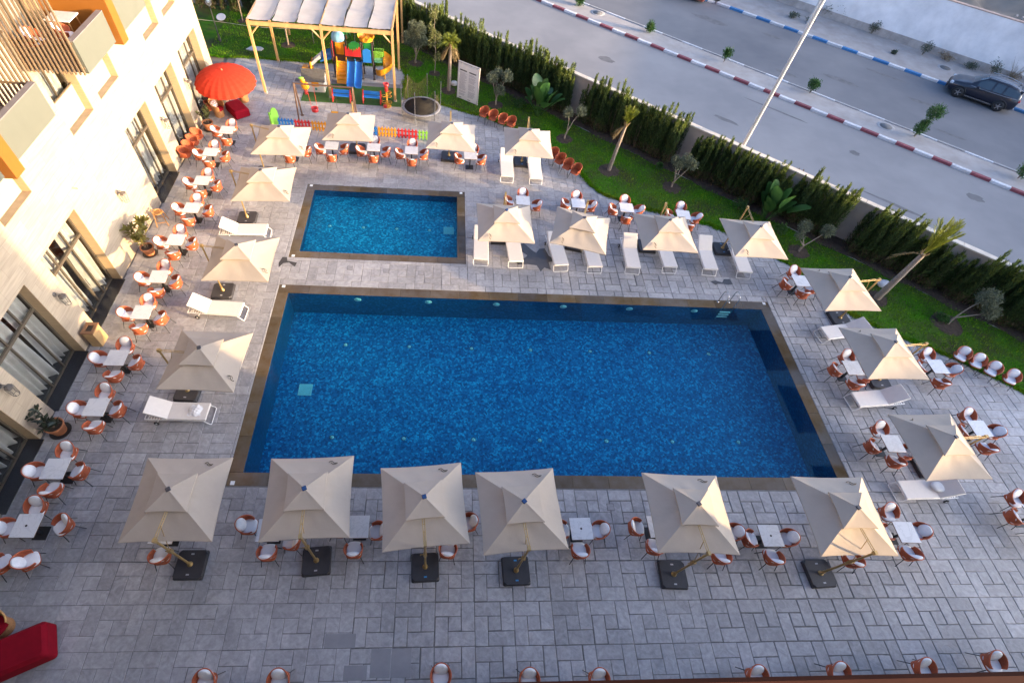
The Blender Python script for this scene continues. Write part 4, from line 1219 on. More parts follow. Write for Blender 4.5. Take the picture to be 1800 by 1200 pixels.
LOUNGERS = [
 ((-8.0, 18.90), (-1, -.05), 'white sun lounger left of the small pool', lg), ((-8.0, 14.0), (-1, .05), 'white sun lounger left of the big pool, upper of two', lg),
 ((-8.05, 9.18), (-1, .01), 'white sun lounger with a crumpled towel left of big pool', lg),
 ((3.62, 23.95), (.02, 1), 'white sun lounger at far umbrella, left of the pair', lg), ((5.2, 23.88), (.0, 1), 'white sun lounger at far umbrella, right of the pair', lg),
 ((2.0, 17.5), (.03, 1), 'white sun lounger touching the small pool corner, first of middle row', lg2), ((3.65, 17.45), (-.05, 1), 'second white sun lounger of the middle row', lg2),
 ((5.80, 17.33), (-.1, 1), 'third white sun lounger of the middle row', lg2), ((7.42, 17.3), (-.05, 1), 'fourth white sun lounger of the middle row', lg2),
 ((9.28, 17.35), (.05, 1), 'fifth white sun lounger of the middle row', lg), ((11.14, 17.5), (.0, 1), 'sixth white sun lounger of the middle row', lg2),
 ((13.14, 17.45), (.05, 1), 'seventh white sun lounger of the middle row', lg), ((14.84, 17.35), (.05, 1), 'eighth white sun lounger of the middle row', lg2),
 ((17.25, 13.72), (1, .17), 'white sun lounger right of the pool, topmost, under umbrella', lg), ((17.08, 10.28), (1, .1), 'white sun lounger right of the pool, middle one', lg),
 ((17.05, 6.47), (1, .03), 'white sun lounger with round cushion right of the pool', lg)]
for (x, y), (dx, dy), lab, pr in LOUNGERS:
    place(pr, (x, y, .001), math.atan2(dy, dx) - PI / 2, lab, 'sun lounger', 'white sun loungers round the pools')
# crumpled towel and round cushion
mb = MB(); n = 16; P = []
for i in range(n + 1):
    row = []
    for j in range(n + 1):
        u, v = i / n * 2 - 1, j / n * 2 - 1
        r = math.hypot(u, v)
        h = .075 * max(0, 1 - r ** 2) + .03 * math.sin(u * 11 + v * 6) * math.cos(v * 9 - u * 4) * max(0, 1.1 - r) + random.uniform(-.012, .012) * max(0, 1.2 - r)
        k = .24 * (1 - .25 * max(0, r - .9))
        row.append((u * k * (1 + .12 * math.sin(v * 5)), v * k * (1 + .1 * math.sin(u * 7)), .004 + max(0, h)))
    P.append(row)
mb.grid(P, flip=False); tw = obj('towel', up_normals(mb), mat('white_towel', (.78, .77, .78), .95, bscale=20, bstr=.5), loc=(-8.5, 9.2, .387)); tag(tw, 'crumpled white towel lying on the left lounger', 'towel')
mb = MB(); mb.pillow(0, 0, .07, .24, .20, .075, .7, .9, 22, 10); cu = obj('cushion', mb, m_cush, loc=(18.42, 6.55, .40)); tag(cu, 'round white cushion lying on the lower right lounger', 'cushion')

# ------------------------------------------------------------------ cantilever umbrellas
def canopy_mat():
    m = mat('taupe_canvas', (.475, .395, .315), .9, objr=.06, nscale=2.2, namt=.04, bscale=4.5, bstr=.22, bdist=.03, transl=.14)
    return m
m_canvas = canopy_mat()
m_hem = mat('canvas_hem', (.36, .305, .26), .9)
m_gold = mat('gold_anodised', (.42, .29, .12), .42, metal=.55, nscale=6, namt=.1)
m_weight = mat('black_weight', (.035, .033, .036), .5, nscale=5, namt=.25)
m_logo_b = mat('blue_print', (.03, .22, .48), .5); m_logo_w = mat('pale_print', (.42, .42, .43), .5)
m_cap = mat('dark_cap', (.05, .05, .06), .35)
m_cap_b = mat('blue_solar_cap', (.02, .055, .15), .2, spec=.7)
S2 = 1.235
def canopy_geo(half, z_rim, z_top, inner, n=8, sag=.02, edge_sag=.03, seed=0):
    n = n if not seed else 12
    """four fabric panels from the rim up to an inner square"""
    mb = MB(); r = random.Random(seed)
    for q in range(4):
        c, s_ = math.cos(q * PI / 2), math.sin(q * PI / 2)
        P = []
        for i in range(n + 1):
            f = i / n
            h = half + (inner - half) * f
            row = []
            for j in range(n + 1):
                u = j / n * 2 - 1
                inset = edge_sag * (1 - u * u) * (1 - f)
                # fabric pulled between corner ribs: slightly hollow, with a stitched seam down the middle
                z = z_rim + (z_top - z_rim) * f - sag * (1 - u * u) * math.sin(PI * min(1, f * .9 + .05)) + .008 * max(0, 1 - abs(u) * 9) + (.010 * math.sin(7 * u + 5 * f + seed * 1.7 + q) * (1 - u * u) * math.sin(PI * f) + .006 * math.sin(17 * u - 9 * f + seed + q * 2) * (1 - u * u) if seed else 0)
                x, y = u * h, -(h - inset)
                row.append((x * c - y * s_, x * s_ + y * c, z))
            P.append(row)
        mb.grid(P)
    return mb

def hem(mb, half, z, h, es, n=8):
    for q in range(4):
        c, s_ = math.cos(q * PI / 2), math.sin(q * PI / 2); P = [[], []]
        for j in range(n + 1):
            u = j / n * 2 - 1; x, y = u * half, -(half - es * (1 - u * u))
            for k_, dz_ in ((0, 0), (1, -h)): P[k_].append((x * c - y * s_, x * s_ + y * c, z + dz_))
        mb.grid(P)
    return mb
vent_me = hem(canopy_geo(.56, 2.665, 2.90, .03, 6, .015, .025), .56, 2.665, .035, .025).mesh('vent_cap'); vent_me.materials.append(m_canvas)
can_mes = []
for sd in range(1, 6):
    can_me = hem(canopy_geo(S2, 2.2, 2.63, .34, 8, .025 + .005 * sd, .035, sd), S2, 2.2, .03, .035).mesh('canopy'); can_me.materials.append(m_canvas); can_mes.append(can_me)
base_parts = []
for q in range(4):
    mb = MB(); M = RZ(q * PI / 2)
    # quarter weight: triangle-ish wedge between two diagonal grooves
    o_, g_ = .43, .014
    poly = [(-o_ + .07 + g_, -o_), (o_ - .07 - g_, -o_), (o_ - g_ * 2.2, -o_ + .055), (.06, -.05 - g_), (-.06, -.05 - g_), (-o_ + g_ * 2.2, -o_ + .055)]
    top = [(x * .955, y * .955) for x, y in poly]
    n_ = len(poly)
    vs = [(x, y, .012) for x, y in poly] + [(x, y, .115) for x, y in poly] + [(x, y, .145) for x, y in top]
    fs = [(i + k * n_, (i + 1) % n_ + k * n_, (i + 1) % n_ + (k + 1) * n_, i + (k + 1) * n_) for k in range(2) for i in range(n_)] + [tuple(range(2 * n_, 3 * n_))]
    mb.add([M @ Vector(v) for v in vs], fs); me = mb.mesh('weight'); me.materials.append(m_weight); base_parts.append(me)
mb = MB(); mb.bbox(-.435, .435, -.435, .435, .0, .10, .05, seg=3); base_core = mb.mesh('base_tray'); base_core.materials.append(m_weight)
mb = MB()
for s_ in (-1, 1): mb.box(-.045, .045, s_ * .30 - .022, s_ * .30 + .022, .1455, .149)
logo_w = mb.mesh('print'); logo_w.materials.append(m_logo_w)
logo_b = mb.mesh('print'); logo_b.materials.append(m_logo_b)
strap = MB(); strap.tube(smooth_path([(.0, 0, 0), (.03, -.10, -.012), (-.02, -.2, -.05), (.02, -.28, -.075)], 4), .012, 5); strap.tube(smooth_path([(.03, -.02, 0), (.07, -.12, -.03), (.03, -.2, -.05)], 4), .010, 5)
strap_me = strap.mesh('tie_strap'); strap_me.materials.append(mat('olive_strap', (.12, .10, .075), .8))
def child(name, me, parent, loc=(0, 0, 0), rot=(0, 0, 0)):
    o = bpy.data.objects.new(name, me); o.location = loc; o.rotation_euler = rot; return link(o, parent)
UMB = [
 ('U1', (-7.20, 5.37), .5, (-7.28, 4.02), 'first of the six near umbrellas from left', 'w', 'd'), ('U2', (-3.60, 5.45), 3.1, (-3.53, 4.12), 'second of the six near umbrellas from left', 'w', 'b'),
 ('U3', (-.28, 5.22), 5.6, (-.15, 3.92), 'third of the six near umbrellas from left', 'b', 'b'), ('U4', (2.59, 5.07), 4.4, (2.72, 3.80), 'fourth of the six near umbrellas from left', 'b', 'b'),
 ('U5', (7.77, 4.95), -1.3, (7.84, 3.66), 'fifth of the six near umbrellas from left', 'w', 'd'), ('U6', (12.73, 4.97), .2, (12.85, 3.67), 'sixth of the six near umbrellas from left', 'w', 'd'),
 ('L1', (-7.72, 10.14), -1.7, (-9.13, 10.18), 'left pool side, nearest of four', 'w', 'd'), ('L2', (-7.73, 15.09), 1.0, (-9.14, 15.2), 'left pool side, second nearest of four', 'w', 'd'),
 ('L3', (-7.81, 19.78), 3.2, (-9.2, 19.95), 'left pool side, third nearest of four', 'w', 'd'), ('L4', (-7.68, 23.21), .5, (-9.13, 23.6), 'left pool side, farthest of four', 'w', 'd'),
 ('T2', (-4.62, 24.66), 1.8, (-4.64, 26.15), 'far row before the coloured fence, left', 'b', 'd'), ('T3', (.47, 24.42), -1.6, (.46, 25.88), 'far row, below the trampoline', 'b', 'd'),
 ('T4', (4.47, 24.25), -2.2, (4.57, 25.75), 'far row by the lawn, over two loungers', 'b', 'd'),
 ('M1', (2.90, 17.94), .1, (2.97, 19.36), 'middle row, beside the small pool', 'w', 'b'), ('M2', (6.28, 17.71), -14.3, (6.72, 19.1), 'middle row, turned askew, second from left', 'w', 'd'),
 ('M3', (10.18, 17.71), -1.9, (10.4, 19.2), 'middle row, third from left', 'b', 'd'), ('M4', (14.26, 17.68), -.4, (14.36, 19.25), 'middle row, rightmost by the lawn', 'b', 'd'),
 ('R1', (17.15, 14.64), 1.5, (18.67, 14.85), 'right pool side, topmost by the tall palm', 'w', 'd'), ('R2', (17.37, 11.30), .8, (18.87, 11.45), 'right pool side, middle one', 'w', 'd'),
 ('R3', (17.35, 7.38), 2.3, (18.81, 7.5), 'right pool side, lowest of three', 'b', 'd')]
for (k, (cx, cy), yaw, (bx, by), lab, lg_, cap_) in UMB:
    u = thing('cantilever_umbrella', (bx, by, .001))
    d = Vector((cx - bx, cy - by, 0)); dist = d.length; dn = d.normalized(); byaw = math.radians(yaw + J(3)); sidev = Vector((-dn.y, dn.x, 0))
    child('base_tray', base_core, u, (0, 0, 0), (0, 0, byaw))
    for me in base_parts: child('weight', me, u, (0, 0, 0), (0, 0, byaw))
    child('print', logo_b if lg_ == 'b' else logo_w, u, (0, 0, 0), (0, 0, byaw))
    # mast on a socket, with slider
    so = MB(); so.lathe([(.085, .146), (.085, .17), (.05, .19), (.045, .34)], 10); obj('socket', so, m_gold, u)
    hm = 2.62
    ms = MB(); ms.tube([(0, 0, .2), (0, 0, hm)], .034, 8); mast = obj('mast', ms, m_gold, u)
    sl = MB(); sl.cbox(0, 0, 1.62, .1, .1, .2, RZ(math.atan2(dn.y, dn.x))); sl.tube([sidev * .05 + Vector((0, 0, 1.62)), sidev * .14 + Vector((0, 0, 1.62)), sidev * .14 + Vector((0, 0, 1.54))], .012, 5); obj('slider', sl, m_gold, mast)
    kn = MB(); kn.cbox(0, 0, hm + .02, .11, .085, .12, RZ(math.atan2(dn.y, dn.x))); obj('knuckle', kn, m_gold, mast)
    # ladder-like arm through a slit in the fabric to the hub
    p0 = Vector((0, 0, hm + .03)); p1 = d * .86 + Vector((0, 0, 2.60)); am = MB()
    for s_ in (-1, 1): am.tube([p0 + sidev * .032 * s_, p1 + sidev * .025 * s_], .012, 6)
    for f in (.08, .3, .5, .7, .9):
        q = p0.lerp(p1, f); am.tube([q - sidev * .03, q + sidev * .03], .010, 5)
    obj('arm', am, m_gold, u)
    st = MB(); st.tube([(0, 0, 1.66), p0.lerp(p1, .34)], .010, 5); obj('strut', st, m_gold, u)
    c = child('canopy', random.choice(can_mes), u, (d.x, d.y, 0), (math.radians(J(1.2)), math.radians(J(1.2)), math.radians(yaw)))
    child('vent_cap', vent_me, c)
    cpm = MB(); cpm.bbox(-.065, .065, -.065, .065, 2.888, 2.925, .012); co = obj('finial', cpm, m_cap_b if cap_ == 'b' else m_cap, c); co.rotation_euler = (0, 0, math.radians(22 + J(15)))
    rb = MB()
    for q in range(8):
        a = q * PI / 4; rr = S2 * (1.40 if q % 2 else .97); zr = 2.175 if q % 2 else 2.17
        rb.tube([(.06 * math.cos(a), .06 * math.sin(a), 2.55), (rr * math.cos(a), rr * math.sin(a), zr)], .010, 4)
    rb.lathe([(.06, 2.45), (.06, 2.6)], 8); obj('ribs', rb, m_gold, c)
    q = {'U': (.78, .95), 'L': (.95, -.70), 'T': (-.75, -.95), 'M': (-.75, -.95), 'R': (-.55, .98)}[k[0]]
    zq = 2.2 + .43 * (1 - (max(abs(q[0]), abs(q[1])) - .34) / (S2 - .34)) + .03
    sp = child('tie_strap', strap_me, c, (q[0] - .0, q[1], zq), (0, 0, {'U': -1.9, 'L': .9, 'T': .2, 'M': .2, 'R': -1.2}[k[0]]))
    tag(u, 'beige square cantilever umbrella, ' + lab, 'umbrella', 'beige cantilever umbrellas')
# ------------------------------------------------------------------ red parasol corner
m_red = mat('red_upholstery', (.24, .004, .014), .9, nscale=5, namt=.12, spec=.15)
m_redcan = mat('red_canvas', (.50, .040, .018), .9, nscale=3, namt=.05, transl=.15, spec=.15)
m_wick = mat('wicker', (.42, .20, .075), .7, nscale=30, namt=.35, bscale=60, bstr=.8)
m_wood = mat('pergola_timber', (.52, .30, .12), .6, nscale=4, namt=.2, stretch=(1, 1, .15))
t = thing('red_parasol', (-12.35, 29.75, .001))
P = []
nn = 24
for i in range(8):
    f = i / 7; row = []
    for j in range(nn * 2 + 1):
        a = 2 * PI * j / (nn * 2)
        r = 1.62 * math.sin(f * PI * .46) / math.sin(PI * .46) * (1 if j % 2 == 0 else .972)
        z = 2.45 - .72 * (1 - math.cos(f * PI * .44)) / (1 - math.cos(PI * .44))
        row.append((r * math.cos(a), r * math.sin(a), z))
    P.append(row)
mb = MB(); mb.grid(P, smooth=False); c = obj('canopy', mb, m_redcan, t); c.location = (.35, -.55, 0); c.rotation_euler = (.07, .02, 0)
mb = MB(); mb.lathe([(.05, 2.44), (.04, 2.5), (.0, 2.53)], 10); obj('finial', mb, m_rim, c)
mb = MB()
for k in range(12): 
    a = 2 * PI * k / 12; mb.tube([(0, 0, 2.36), (1.5 * math.cos(a), 1.5 * math.sin(a), 1.80)], .012, 4)
obj('ribs', mb, m_wood, c)
mb = MB(); mb.tube([(0, 0, .05), (.34, -.53, 2.42)], .024, 8); obj('pole', mb, m_leg, t)
mb = MB(); mb.bbox(-.28, .28, -.28, .28, 0, .06, .05, seg=3); obj('base', mb, m_leg, t)
tag(t, 'large round red parasol with many ribs by the hotel wall', 'parasol')
def make_wicker():
    t = thing('wicker_armchair')
    mb = MB(); n = 26
    def pt(a, f):
        zt = .58 + .32 * max(0, math.cos(a / 2.1)) ** 1.4; zb = .34
        R_ = .28 + .09 * f
        return (math.sin(a) * R_, -math.cos(a) * R_ * 1.05, zb + (zt - zb) * f)
    A = [math.radians(-150 + 300 * i / n) for i in range(n + 1)]
    mb.slab([[pt(a, f) for f in (0, .33, .66, 1)] for a in A], (0, 0.012, -.012)); obj('backrest', mb, m_wick, t)
    r = MB(); r.tube([pt(a, 1) for a in A] , .025, 7); obj('rim', r, mat('tan_cane', (.58, .30, .10), .6), t)
    sk = MB(); sk.lathe([(.24, 0), (.27, .08), (.25, .22), (.29, .36)], 20); obj('base', sk, m_wick, t)
    cu = MB(); cu.pillow(0, .03, .42, .27, .27, .07, .5, .7, 20, 8); obj('seat_cushion', cu, m_red, t)
    m_pat = bpy.data.materials.new('red_white_pattern'); m_pat.use_nodes = True
    N, L = m_pat.node_tree.nodes, m_pat.node_tree.links
    tc = N.new('ShaderNodeTexCoord'); ch = N.new('ShaderNodeTexVoronoi'); ch.feature = 'DISTANCE_TO_EDGE'; ch.inputs['Scale'].default_value = 11; ch.inputs['Randomness'].default_value = .25
    L.new(tc.outputs['Object'], ch.inputs[0]); rp = N.new('ShaderNodeValToRGB'); rp.color_ramp.interpolation = 'CONSTANT'
    rp.color_ramp.elements[0].color = (.7, .62, .55, 1); rp.color_ramp.elements[1].color = (.45, .03, .03, 1); rp.color_ramp.elements[1].position = .17
    L.new(ch.outputs[0], rp.inputs[0]); L.new(rp.outputs[0], N['Principled BSDF'].inputs['Base Color'])
    M = TR(0, -.2, .62) @ RX(math.radians(-65))
    b = MB(); b.pillow(0, 0, 0, .2, .2, .06, .4, .5, 18, 8, M); obj('pillow', b, m_pat, t)
    return t
wk = make_wicker()
place(wk, (-12.72, 28.72, .001), math.radians(-120), 'wicker armchair with red cushion left of the red ottoman', 'armchair', 'wicker armchairs with red cushions')
place(wk, (-11.75, 30.45, .001), math.radians(165), 'wicker armchair with red cushion right of the red parasol pole', 'armchair', 'wicker armchairs with red cushions')
place(wk, (-11.85, 2.35, .001), math.radians(-110), 'wicker armchair with red cushion cut by lower left frame edge', 'armchair', 'wicker armchairs with red cushions')
def make_ottoman():
    t = thing('ottoman')
    mb = MB(); mb.bbox(-.44, .44, -.66, .66, .05, .47, .09, seg=4); obj('body', mb, m_red, t)
    ft = MB(); ft.box(-.40, .40, -.60, .60, 0, .049); obj('plinth', ft, m_leg, t)
    pi = MB(); pi.tube([(-.44, -.57, .375), (-.44, .57, .375), (-.35, .66, .375), (.35, .66, .375), (.44, .57, .375), (.44, -.57, .375), (.35, -.66, .375), (-.35, -.66, .375)], .008, 5, closed=True); obj('piping', pi, m_red, t)
    return t
ot = make_ottoman()
place(ot, (-11.78, 29.1, .001), math.radians(40), 'large red upholstered ottoman beside the red parasol', 'ottoman', 'red ottomans')
place(ot, (-11.0, 1.72, .001), math.radians(-65), 'large red upholstered ottoman at lower left frame corner', 'ottoman', 'red ottomans').scale = (1.08, 1.15, 1.35)
# pale umbrella foot beside the parasol
mb = MB(); mb.lathe([(.22, 0), (.22, .34), (.18, .42), (.05, .45)], 18); pl_ = obj('planter_barrel', mb, mat('sand_drum', (.46, .40, .30), .8, nscale=5, namt=.15), loc=(-12.9, 30.35, .001)); tag(pl_, 'pale sand-coloured drum standing under the red parasol', 'drum')
# potted plants
m_terra = mat('terracotta', (.46, .175, .075), .75, nscale=5, namt=.15)
def potted(loc, scale, leafm, lab, n=26, seed=1, spread=.45, height=.9, ll=.24):
    r = np.random.default_rng(seed)
    t = thing('potted_plant', loc)
    s_ = scale
    p = MB(); p.lathe([(.17 * s_, .02), (.235 * s_, .30 * s_), (.26 * s_, .34 * s_), (.26 * s_, .38 * s_), (.225 * s_, .38 * s_), (.215 * s_, .33 * s_)], 20, cap1=False); obj('pot', p, m_terra, t)
    so = MB(); so.lathe([(.0, .33 * s_), (.22 * s_, .33 * s_)], 20, cap1=False); obj('soil', up_normals(so), m_soil, t)
    d = MB(); d.lathe([(.27 * s_, 0), (.29 * s_, .03)], 20); obj('saucer', d, m_leg, t)
    C, D, tips = [], [], MB()
    for k in range(7):
        a = r.uniform(0, 2 * PI); rad = spread * r.uniform(.3, 1); h = height * r.uniform(.55, 1)
        pts = smooth_path([(0.06 * math.cos(a), .06 * math.sin(a), .33 * s_), (rad * .45 * math.cos(a), rad * .45 * math.sin(a), .33 * s_ + h * .5), (rad * math.cos(a), rad * math.sin(a), .33 * s_ + h)], 4)
        tips.tube(pts, .010, 5)
        for j in range(n):
            q = pts[min(len(pts) - 1, int(len(pts) * (.3 + .7 * r.random() ** .6)))]
            v = r.normal(size=3); v[2] = abs(v[2]) * .6 + .15; C.append(q); D.append(v)
    C = np.array([tuple(q) for q in C]); D = np.array(D)
    V, F = leaf_arrays(C, D, np.tile([0, 0, 1.], (len(C), 1)) + .3 * r.normal(size=(len(C), 3)), ll * r.uniform(.6, 1.1, len(C)), ll * .42 * r.uniform(.7, 1.1, len(C)))
    obj('stems', tips, m_bark, t)
    obj('leaves', mesh_from_np('leaves', V, F, leafm), None, t)
    tag(t, lab, 'potted plant', 'terracotta pots along the hotel wall'); return t
m_bark = mat('bark', (.16, .11, .075), .95, nscale=8, namt=.3, bscale=14, bstr=.6)
m_lf1 = mat('olive_leaf', (.16, .17, .05), .5, island=.4, transl=.25)
m_lf2 = mat('dark_leaf', (.026, .034, .018), .4, island=.45, transl=.15)
m_lf3 = mat('golden_green_leaf', (.17, .16, .035), .5, island=.4, transl=.3)
potted((-12.92, 27.3, .001), 1.15, m_lf1, 'leafy olive plant in terracotta pot near the red parasol', 20, 3, .4, .75)
potted((-12.85, 17.35, .001), 1.1, m_lf3, 'tall golden-leaved plant in terracotta pot on the sunlit wall', 34, 4, .55, 1.3, .3)
potted((-12.95, 8.5, .001), 1.2, m_lf2, 'dark-leaved rubber plant in terracotta pot, lower left', 18, 5, .55, .75, .27)
# waste bin
t = thing('waste_bin', (-13.12, 12.42, .001)); m_tanbox = mat('tan_timber_bin', (.50, .32, .14), .6, nscale=5, namt=.12)
mb = MB(); mb.bbox(-.2, .2, -.26, .26, 0, .78, .01); obj('body', mb, m_tanbox, t)
mb = MB()
for q in ((-.22, .22, -.28, -.15), (-.22, .22, .15, .28), (-.22, -.12, -.1495, .1495), (.12, .22, -.1495, .1495)): mb.box(*q, .781, .83)
obj('lid_frame', mb, mat('brown_lid', (.23, .11, .05), .6), t)
mb = MB(); mb.box(-.119, .119, -.149, .149, .781, .79); obj('opening', mb, m_hole, t)
tag(t, 'square tan waste bin against the hotel wall', 'waste bin')
# wooden high chair / easel-like stand
t = thing('high_chair', (-12.95, 19.4, .001), .3)
for sx in (-1, 1):
    for sy in (-1, 1):
        mb = MB(); mb.tube([(sx * .16, sy * .15, .62), (sx * .25, sy * .25, 0)], .02, 6); obj('leg', mb, m_oak, t)
mb = MB(); mb.tube([(math.cos(a) * .2, math.sin(a) * .2, .64) for a in np.linspace(0, 2 * PI, 18)[:-1]], .025, 6, closed=True); obj('seat_ring', mb, m_oak, t)
mb = MB(); mb.lathe([(.0, .6), (.18, .61)], 16, cap1=False); obj('seat', up_normals(mb), m_oak, t)
mb = MB(); mb.tube([(-.17, -.15, .62), (-.18, -.2, .95), (.18, -.2, .95), (.17, -.15, .62)], .016, 6); obj('back', mb, m_oak, t)
mb = MB(); mb.tube([(-.23, .22, .2), (.23, .22, .2)], .014, 6); mb.tube([(-.23, -.22, .2), (.23, -.22, .2)], .014, 6); obj('stretcher', mb, m_oak, t)
tag(t, 'wooden child high chair standing against the sunlit wall', 'high chair')

# ------------------------------------------------------------------ playground
m_turf = mat('artificial_turf', (.028, .085, .012), .95, nscale=2, namt=.2, bscale=90, bstr=.9, world=True)
m_rubbermat = mat('rubber_mat', (.15, .145, .15), .9, nscale=3, namt=.15, world=True)
m_py = mat('yellow_plastic', (.72, .30, .015), .4, nscale=3, namt=.06); m_pb = mat('blue_plastic', (.02, .17, .52), .4, nscale=3, namt=.06)
m_pr = mat('red_plastic', (.55, .025, .025), .4); m_pg = mat('green_plastic', (.02, .20, .045), .4); m_plg = mat('lime_plastic', (.25, .55, .06), .4)
m_pdk = mat('dark_post', (.035, .026, .025), .5); m_psky = mat('pale_blue_plastic', (.22, .46, .62), .4); m_pgrey = mat('grey_plastic', (.42, .44, .46), .4); m_pmint = mat('mint_plastic', (.16, .45, .25), .4)
mb = MB(); mb.box(TURF[0], TURF[1], TURF[2], TURF[3], -.01, .014); struct('turf_mat', mb, m_turf)
mb = MB(); mb.box(-7.0, -2.7, 33.06, 33.5, -.01, .016); struct('rubber_mat', mb, m_rubbermat)
mb = MB(); mb.box(-9.3, -7.3, 33.06, 33.5, -.01, .0165); struct('rubber_mat', mb, m_rubbermat)
ps = thing('play_tower', (-5.6, 34.25, .016))
X = lambda x: x + 5.6
Yl = lambda y: y - 34.25
for (x, y, h) in ((-6.85, 34.6, 2.1), (-6.85, 33.92, 2.1), (-6.08, 33.92, 2.0), (-6.08, 34.6, 2.3), (-5.1, 33.92, 2.2), (-5.1, 34.62, 2.2), (-4.4, 33.92, 2.2), (-4.4, 34.62, 2.2)):
    mb = MB(); mb.tube([(X(x), Yl(y), 0), (X(x), Yl(y), h)], .045, 8); o = obj('post', mb, m_pdk, ps); f = MB(); f.lathe([(.085, 0), (.085, .03), (.05, .06)], 10, c=(X(x), Yl(y), 0)); obj('foot', f, m_pdk, o)
mb = MB(); mb.box(X(-6.85), X(-4.4), Yl(33.9), Yl(34.63), 1.0, 1.07); obj('platform', mb, m_pdk, ps)
def panel(name, x0, x1, y, z0, z1, m, arch=.0, par=ps):
    n = 8; pts = [(x0, z0), (x1, z0)] + [(x1 - (x1 - x0) * i / n, z1 - arch + arch * math.sin(PI * i / n)) for i in range(n + 1)]
    mb = MB(); k = len(pts); v0 = [(X(px), Yl(y), pz) for px, pz in pts]; v1 = [(X(px), Yl(y) + .05, pz) for px, pz in pts]
    mb.add(v0 + v1, [tuple(range(k)), tuple(reversed(range(k, 2 * k)))] + [((i + 1) % k, i, k + i, k + (i + 1) % k) for i in range(k)]); return obj(name, mb, m, par)
panel('panel', -6.75, -6.15, 34.62, 1.08, 2.0, m_py, .25); panel('panel', -5.95, -5.2, 34.62, 1.08, 1.9, m_pg, .2); panel('panel', -5.95, -5.2, 33.86, 1.08, 1.15, m_pdk)
panel('panel', -5.0, -4.5, 33.86, 1.05, 1.85, m_pb, .12); panel('panel', -5.0, -4.5, 34.64, 1.08, 2.2, m_pg, .1)
mb = MB(); mb.box(X(-6.93), X(-6.89), Yl(33.95), Yl(34.58), .95, 1.95); obj('side_panel', mb, m_pr, ps)
# red crown shaped front piece
mb = MB(); pts = []
for i in range(13):
    f = i / 12; pts.append((X(-6.05 + .95 * f), 1.62 + (.16 if i % 2 else 0) + .22 * abs(f - .5) * 2))
for i in range(12):
    (xa, za), (xb, zb) = pts[i], pts[i + 1]
    mb.add([(xa, Yl(33.80), za), (xb, Yl(33.80), zb), (xb, Yl(33.80), 1.38), (xa, Yl(33.80), 1.38)], [(0, 3, 2, 1)]); mb.add([(xa, Yl(33.84), za), (xb, Yl(33.84), zb), (xb, Yl(33.84), 1.38), (xa, Yl(33.84), 1.38)], [(0, 1, 2, 3)])
obj('crown_panel', mb, m_pr, ps)
# climbing ramp with side waves
mb = MB()
P = [[(X(-6.62), Yl(33.9 - .75 * f), 1.03 - 1.0 * f) for f in np.linspace(0, 1, 7)], [(X(-6.10), Yl(33.9 - .75 * f), 1.03 - 1.0 * f) for f in np.linspace(0, 1, 7)]]
mb.slab(P, (0, 0, -.06)); lad = obj('climbing_ramp', mb, m_py, ps)
for k in range(5):
    f = .12 + .18 * k; s_ = MB(); s_.box(X(-6.60), X(-6.12), Yl(33.9 - .75 * f) - .05, Yl(33.9 - .75 * f) + .03, 1.04 - f, 1.09 - f); obj('step', s_, m_py, lad)
for x in (-6.66, -6.06):
    w_ = MB(); n = 14; top = [(X(x), Yl(33.92 - .8 * i / n), 1.28 - 1.05 * i / n + .06 * math.sin(i * 1.9)) for i in range(n + 1)]; bot = [(X(x), Yl(33.92 - .8 * i / n), 1.0 - 1.0 * i / n) for i in range(n + 1)]
    w_.slab([bot, top], (.05, 0, 0)); obj('side_rail', w_, m_py, lad)
# twin blue slide
for (xc, nm) in ((-5.74, 'slide'), (-5.27, 'slide')):
    P = []
    for f in np.linspace(0, 1, 12):
        y = 33.88 - 1.4 * f; z = 1.05 - 1.0 * (f ** .85) + .06 * math.sin(PI * f) * -1 + (.10 * max(0, f - .8) / .2)
        P.append([(X(xc + .225 * c_), Yl(y), max(z, .05) + h) for c_, h in ((-1, .22), (-.92, .05), (-.6, 0), (0, -.01), (.6, 0), (.92, .05), (1, .22))])
    mb = MB(); mb.slab(P, (0, 0, -.03)); obj(nm, mb, m_pb, ps)
# crown roof, dome roof, palm ornament
mb = MB(); n = 20
for i in range(n):
    a0, a1 = 2 * PI * i / n, 2 * PI * (i + 1) / n
    r0, r1, h0, h1 = .38, .52, (.34 if i % 2 else .2), (.2 if i % 2 else .34)
    c = (X(-4.75), Yl(34.27))
    q = [(c[0] + r0 * math.cos(a0), c[1] + r0 * math.sin(a0), 2.2), (c[0] + r0 * math.cos(a1), c[1] + r0 * math.sin(a1), 2.2), (c[0] + r1 * math.cos(a1), c[1] + r1 * math.sin(a1), 2.2 + h1), (c[0] + r1 * math.cos(a0), c[1] + r1 * math.sin(a0), 2.2 + h0)]
    mb.add(q, [(0, 1, 2, 3)])
mb.lathe([(.42, 2.2), (.3, 2.32), (0, 2.42)], 12, c=(X(-4.75), Yl(34.27), 0)); obj('crown_roof', mb, m_py, ps)
mb = MB()
P = []
for j in range(25):
    a = 2 * PI * j / 24; k = 1 if j % 2 == 0 else .9
    P.append([(X(-6.47) + r_ * k * math.cos(a), Yl(34.26) + r_ * k * math.sin(a), z) for r_, z in ((.36, 2.08), (.42, 2.2), (.36, 2.42), (.18, 2.58), (.0, 2.64))])
mb.grid(P); obj('dome_roof', mb, m_psky, ps)
mb = MB(); 
for k in range(7):
    a = 2 * PI * k / 7; p = smooth_path([(X(-6.08), Yl(34.6), 2.3), (X(-6.08) + .2 * math.cos(a), Yl(34.6) + .2 * math.sin(a), 2.42), (X(-6.08) + .36 * math.cos(a), Yl(34.6) + .36 * math.sin(a), 2.22)], 4); mb.tube(p, [.05 * (1 - i / len(p)) + .012 for i in range(len(p))], 5)
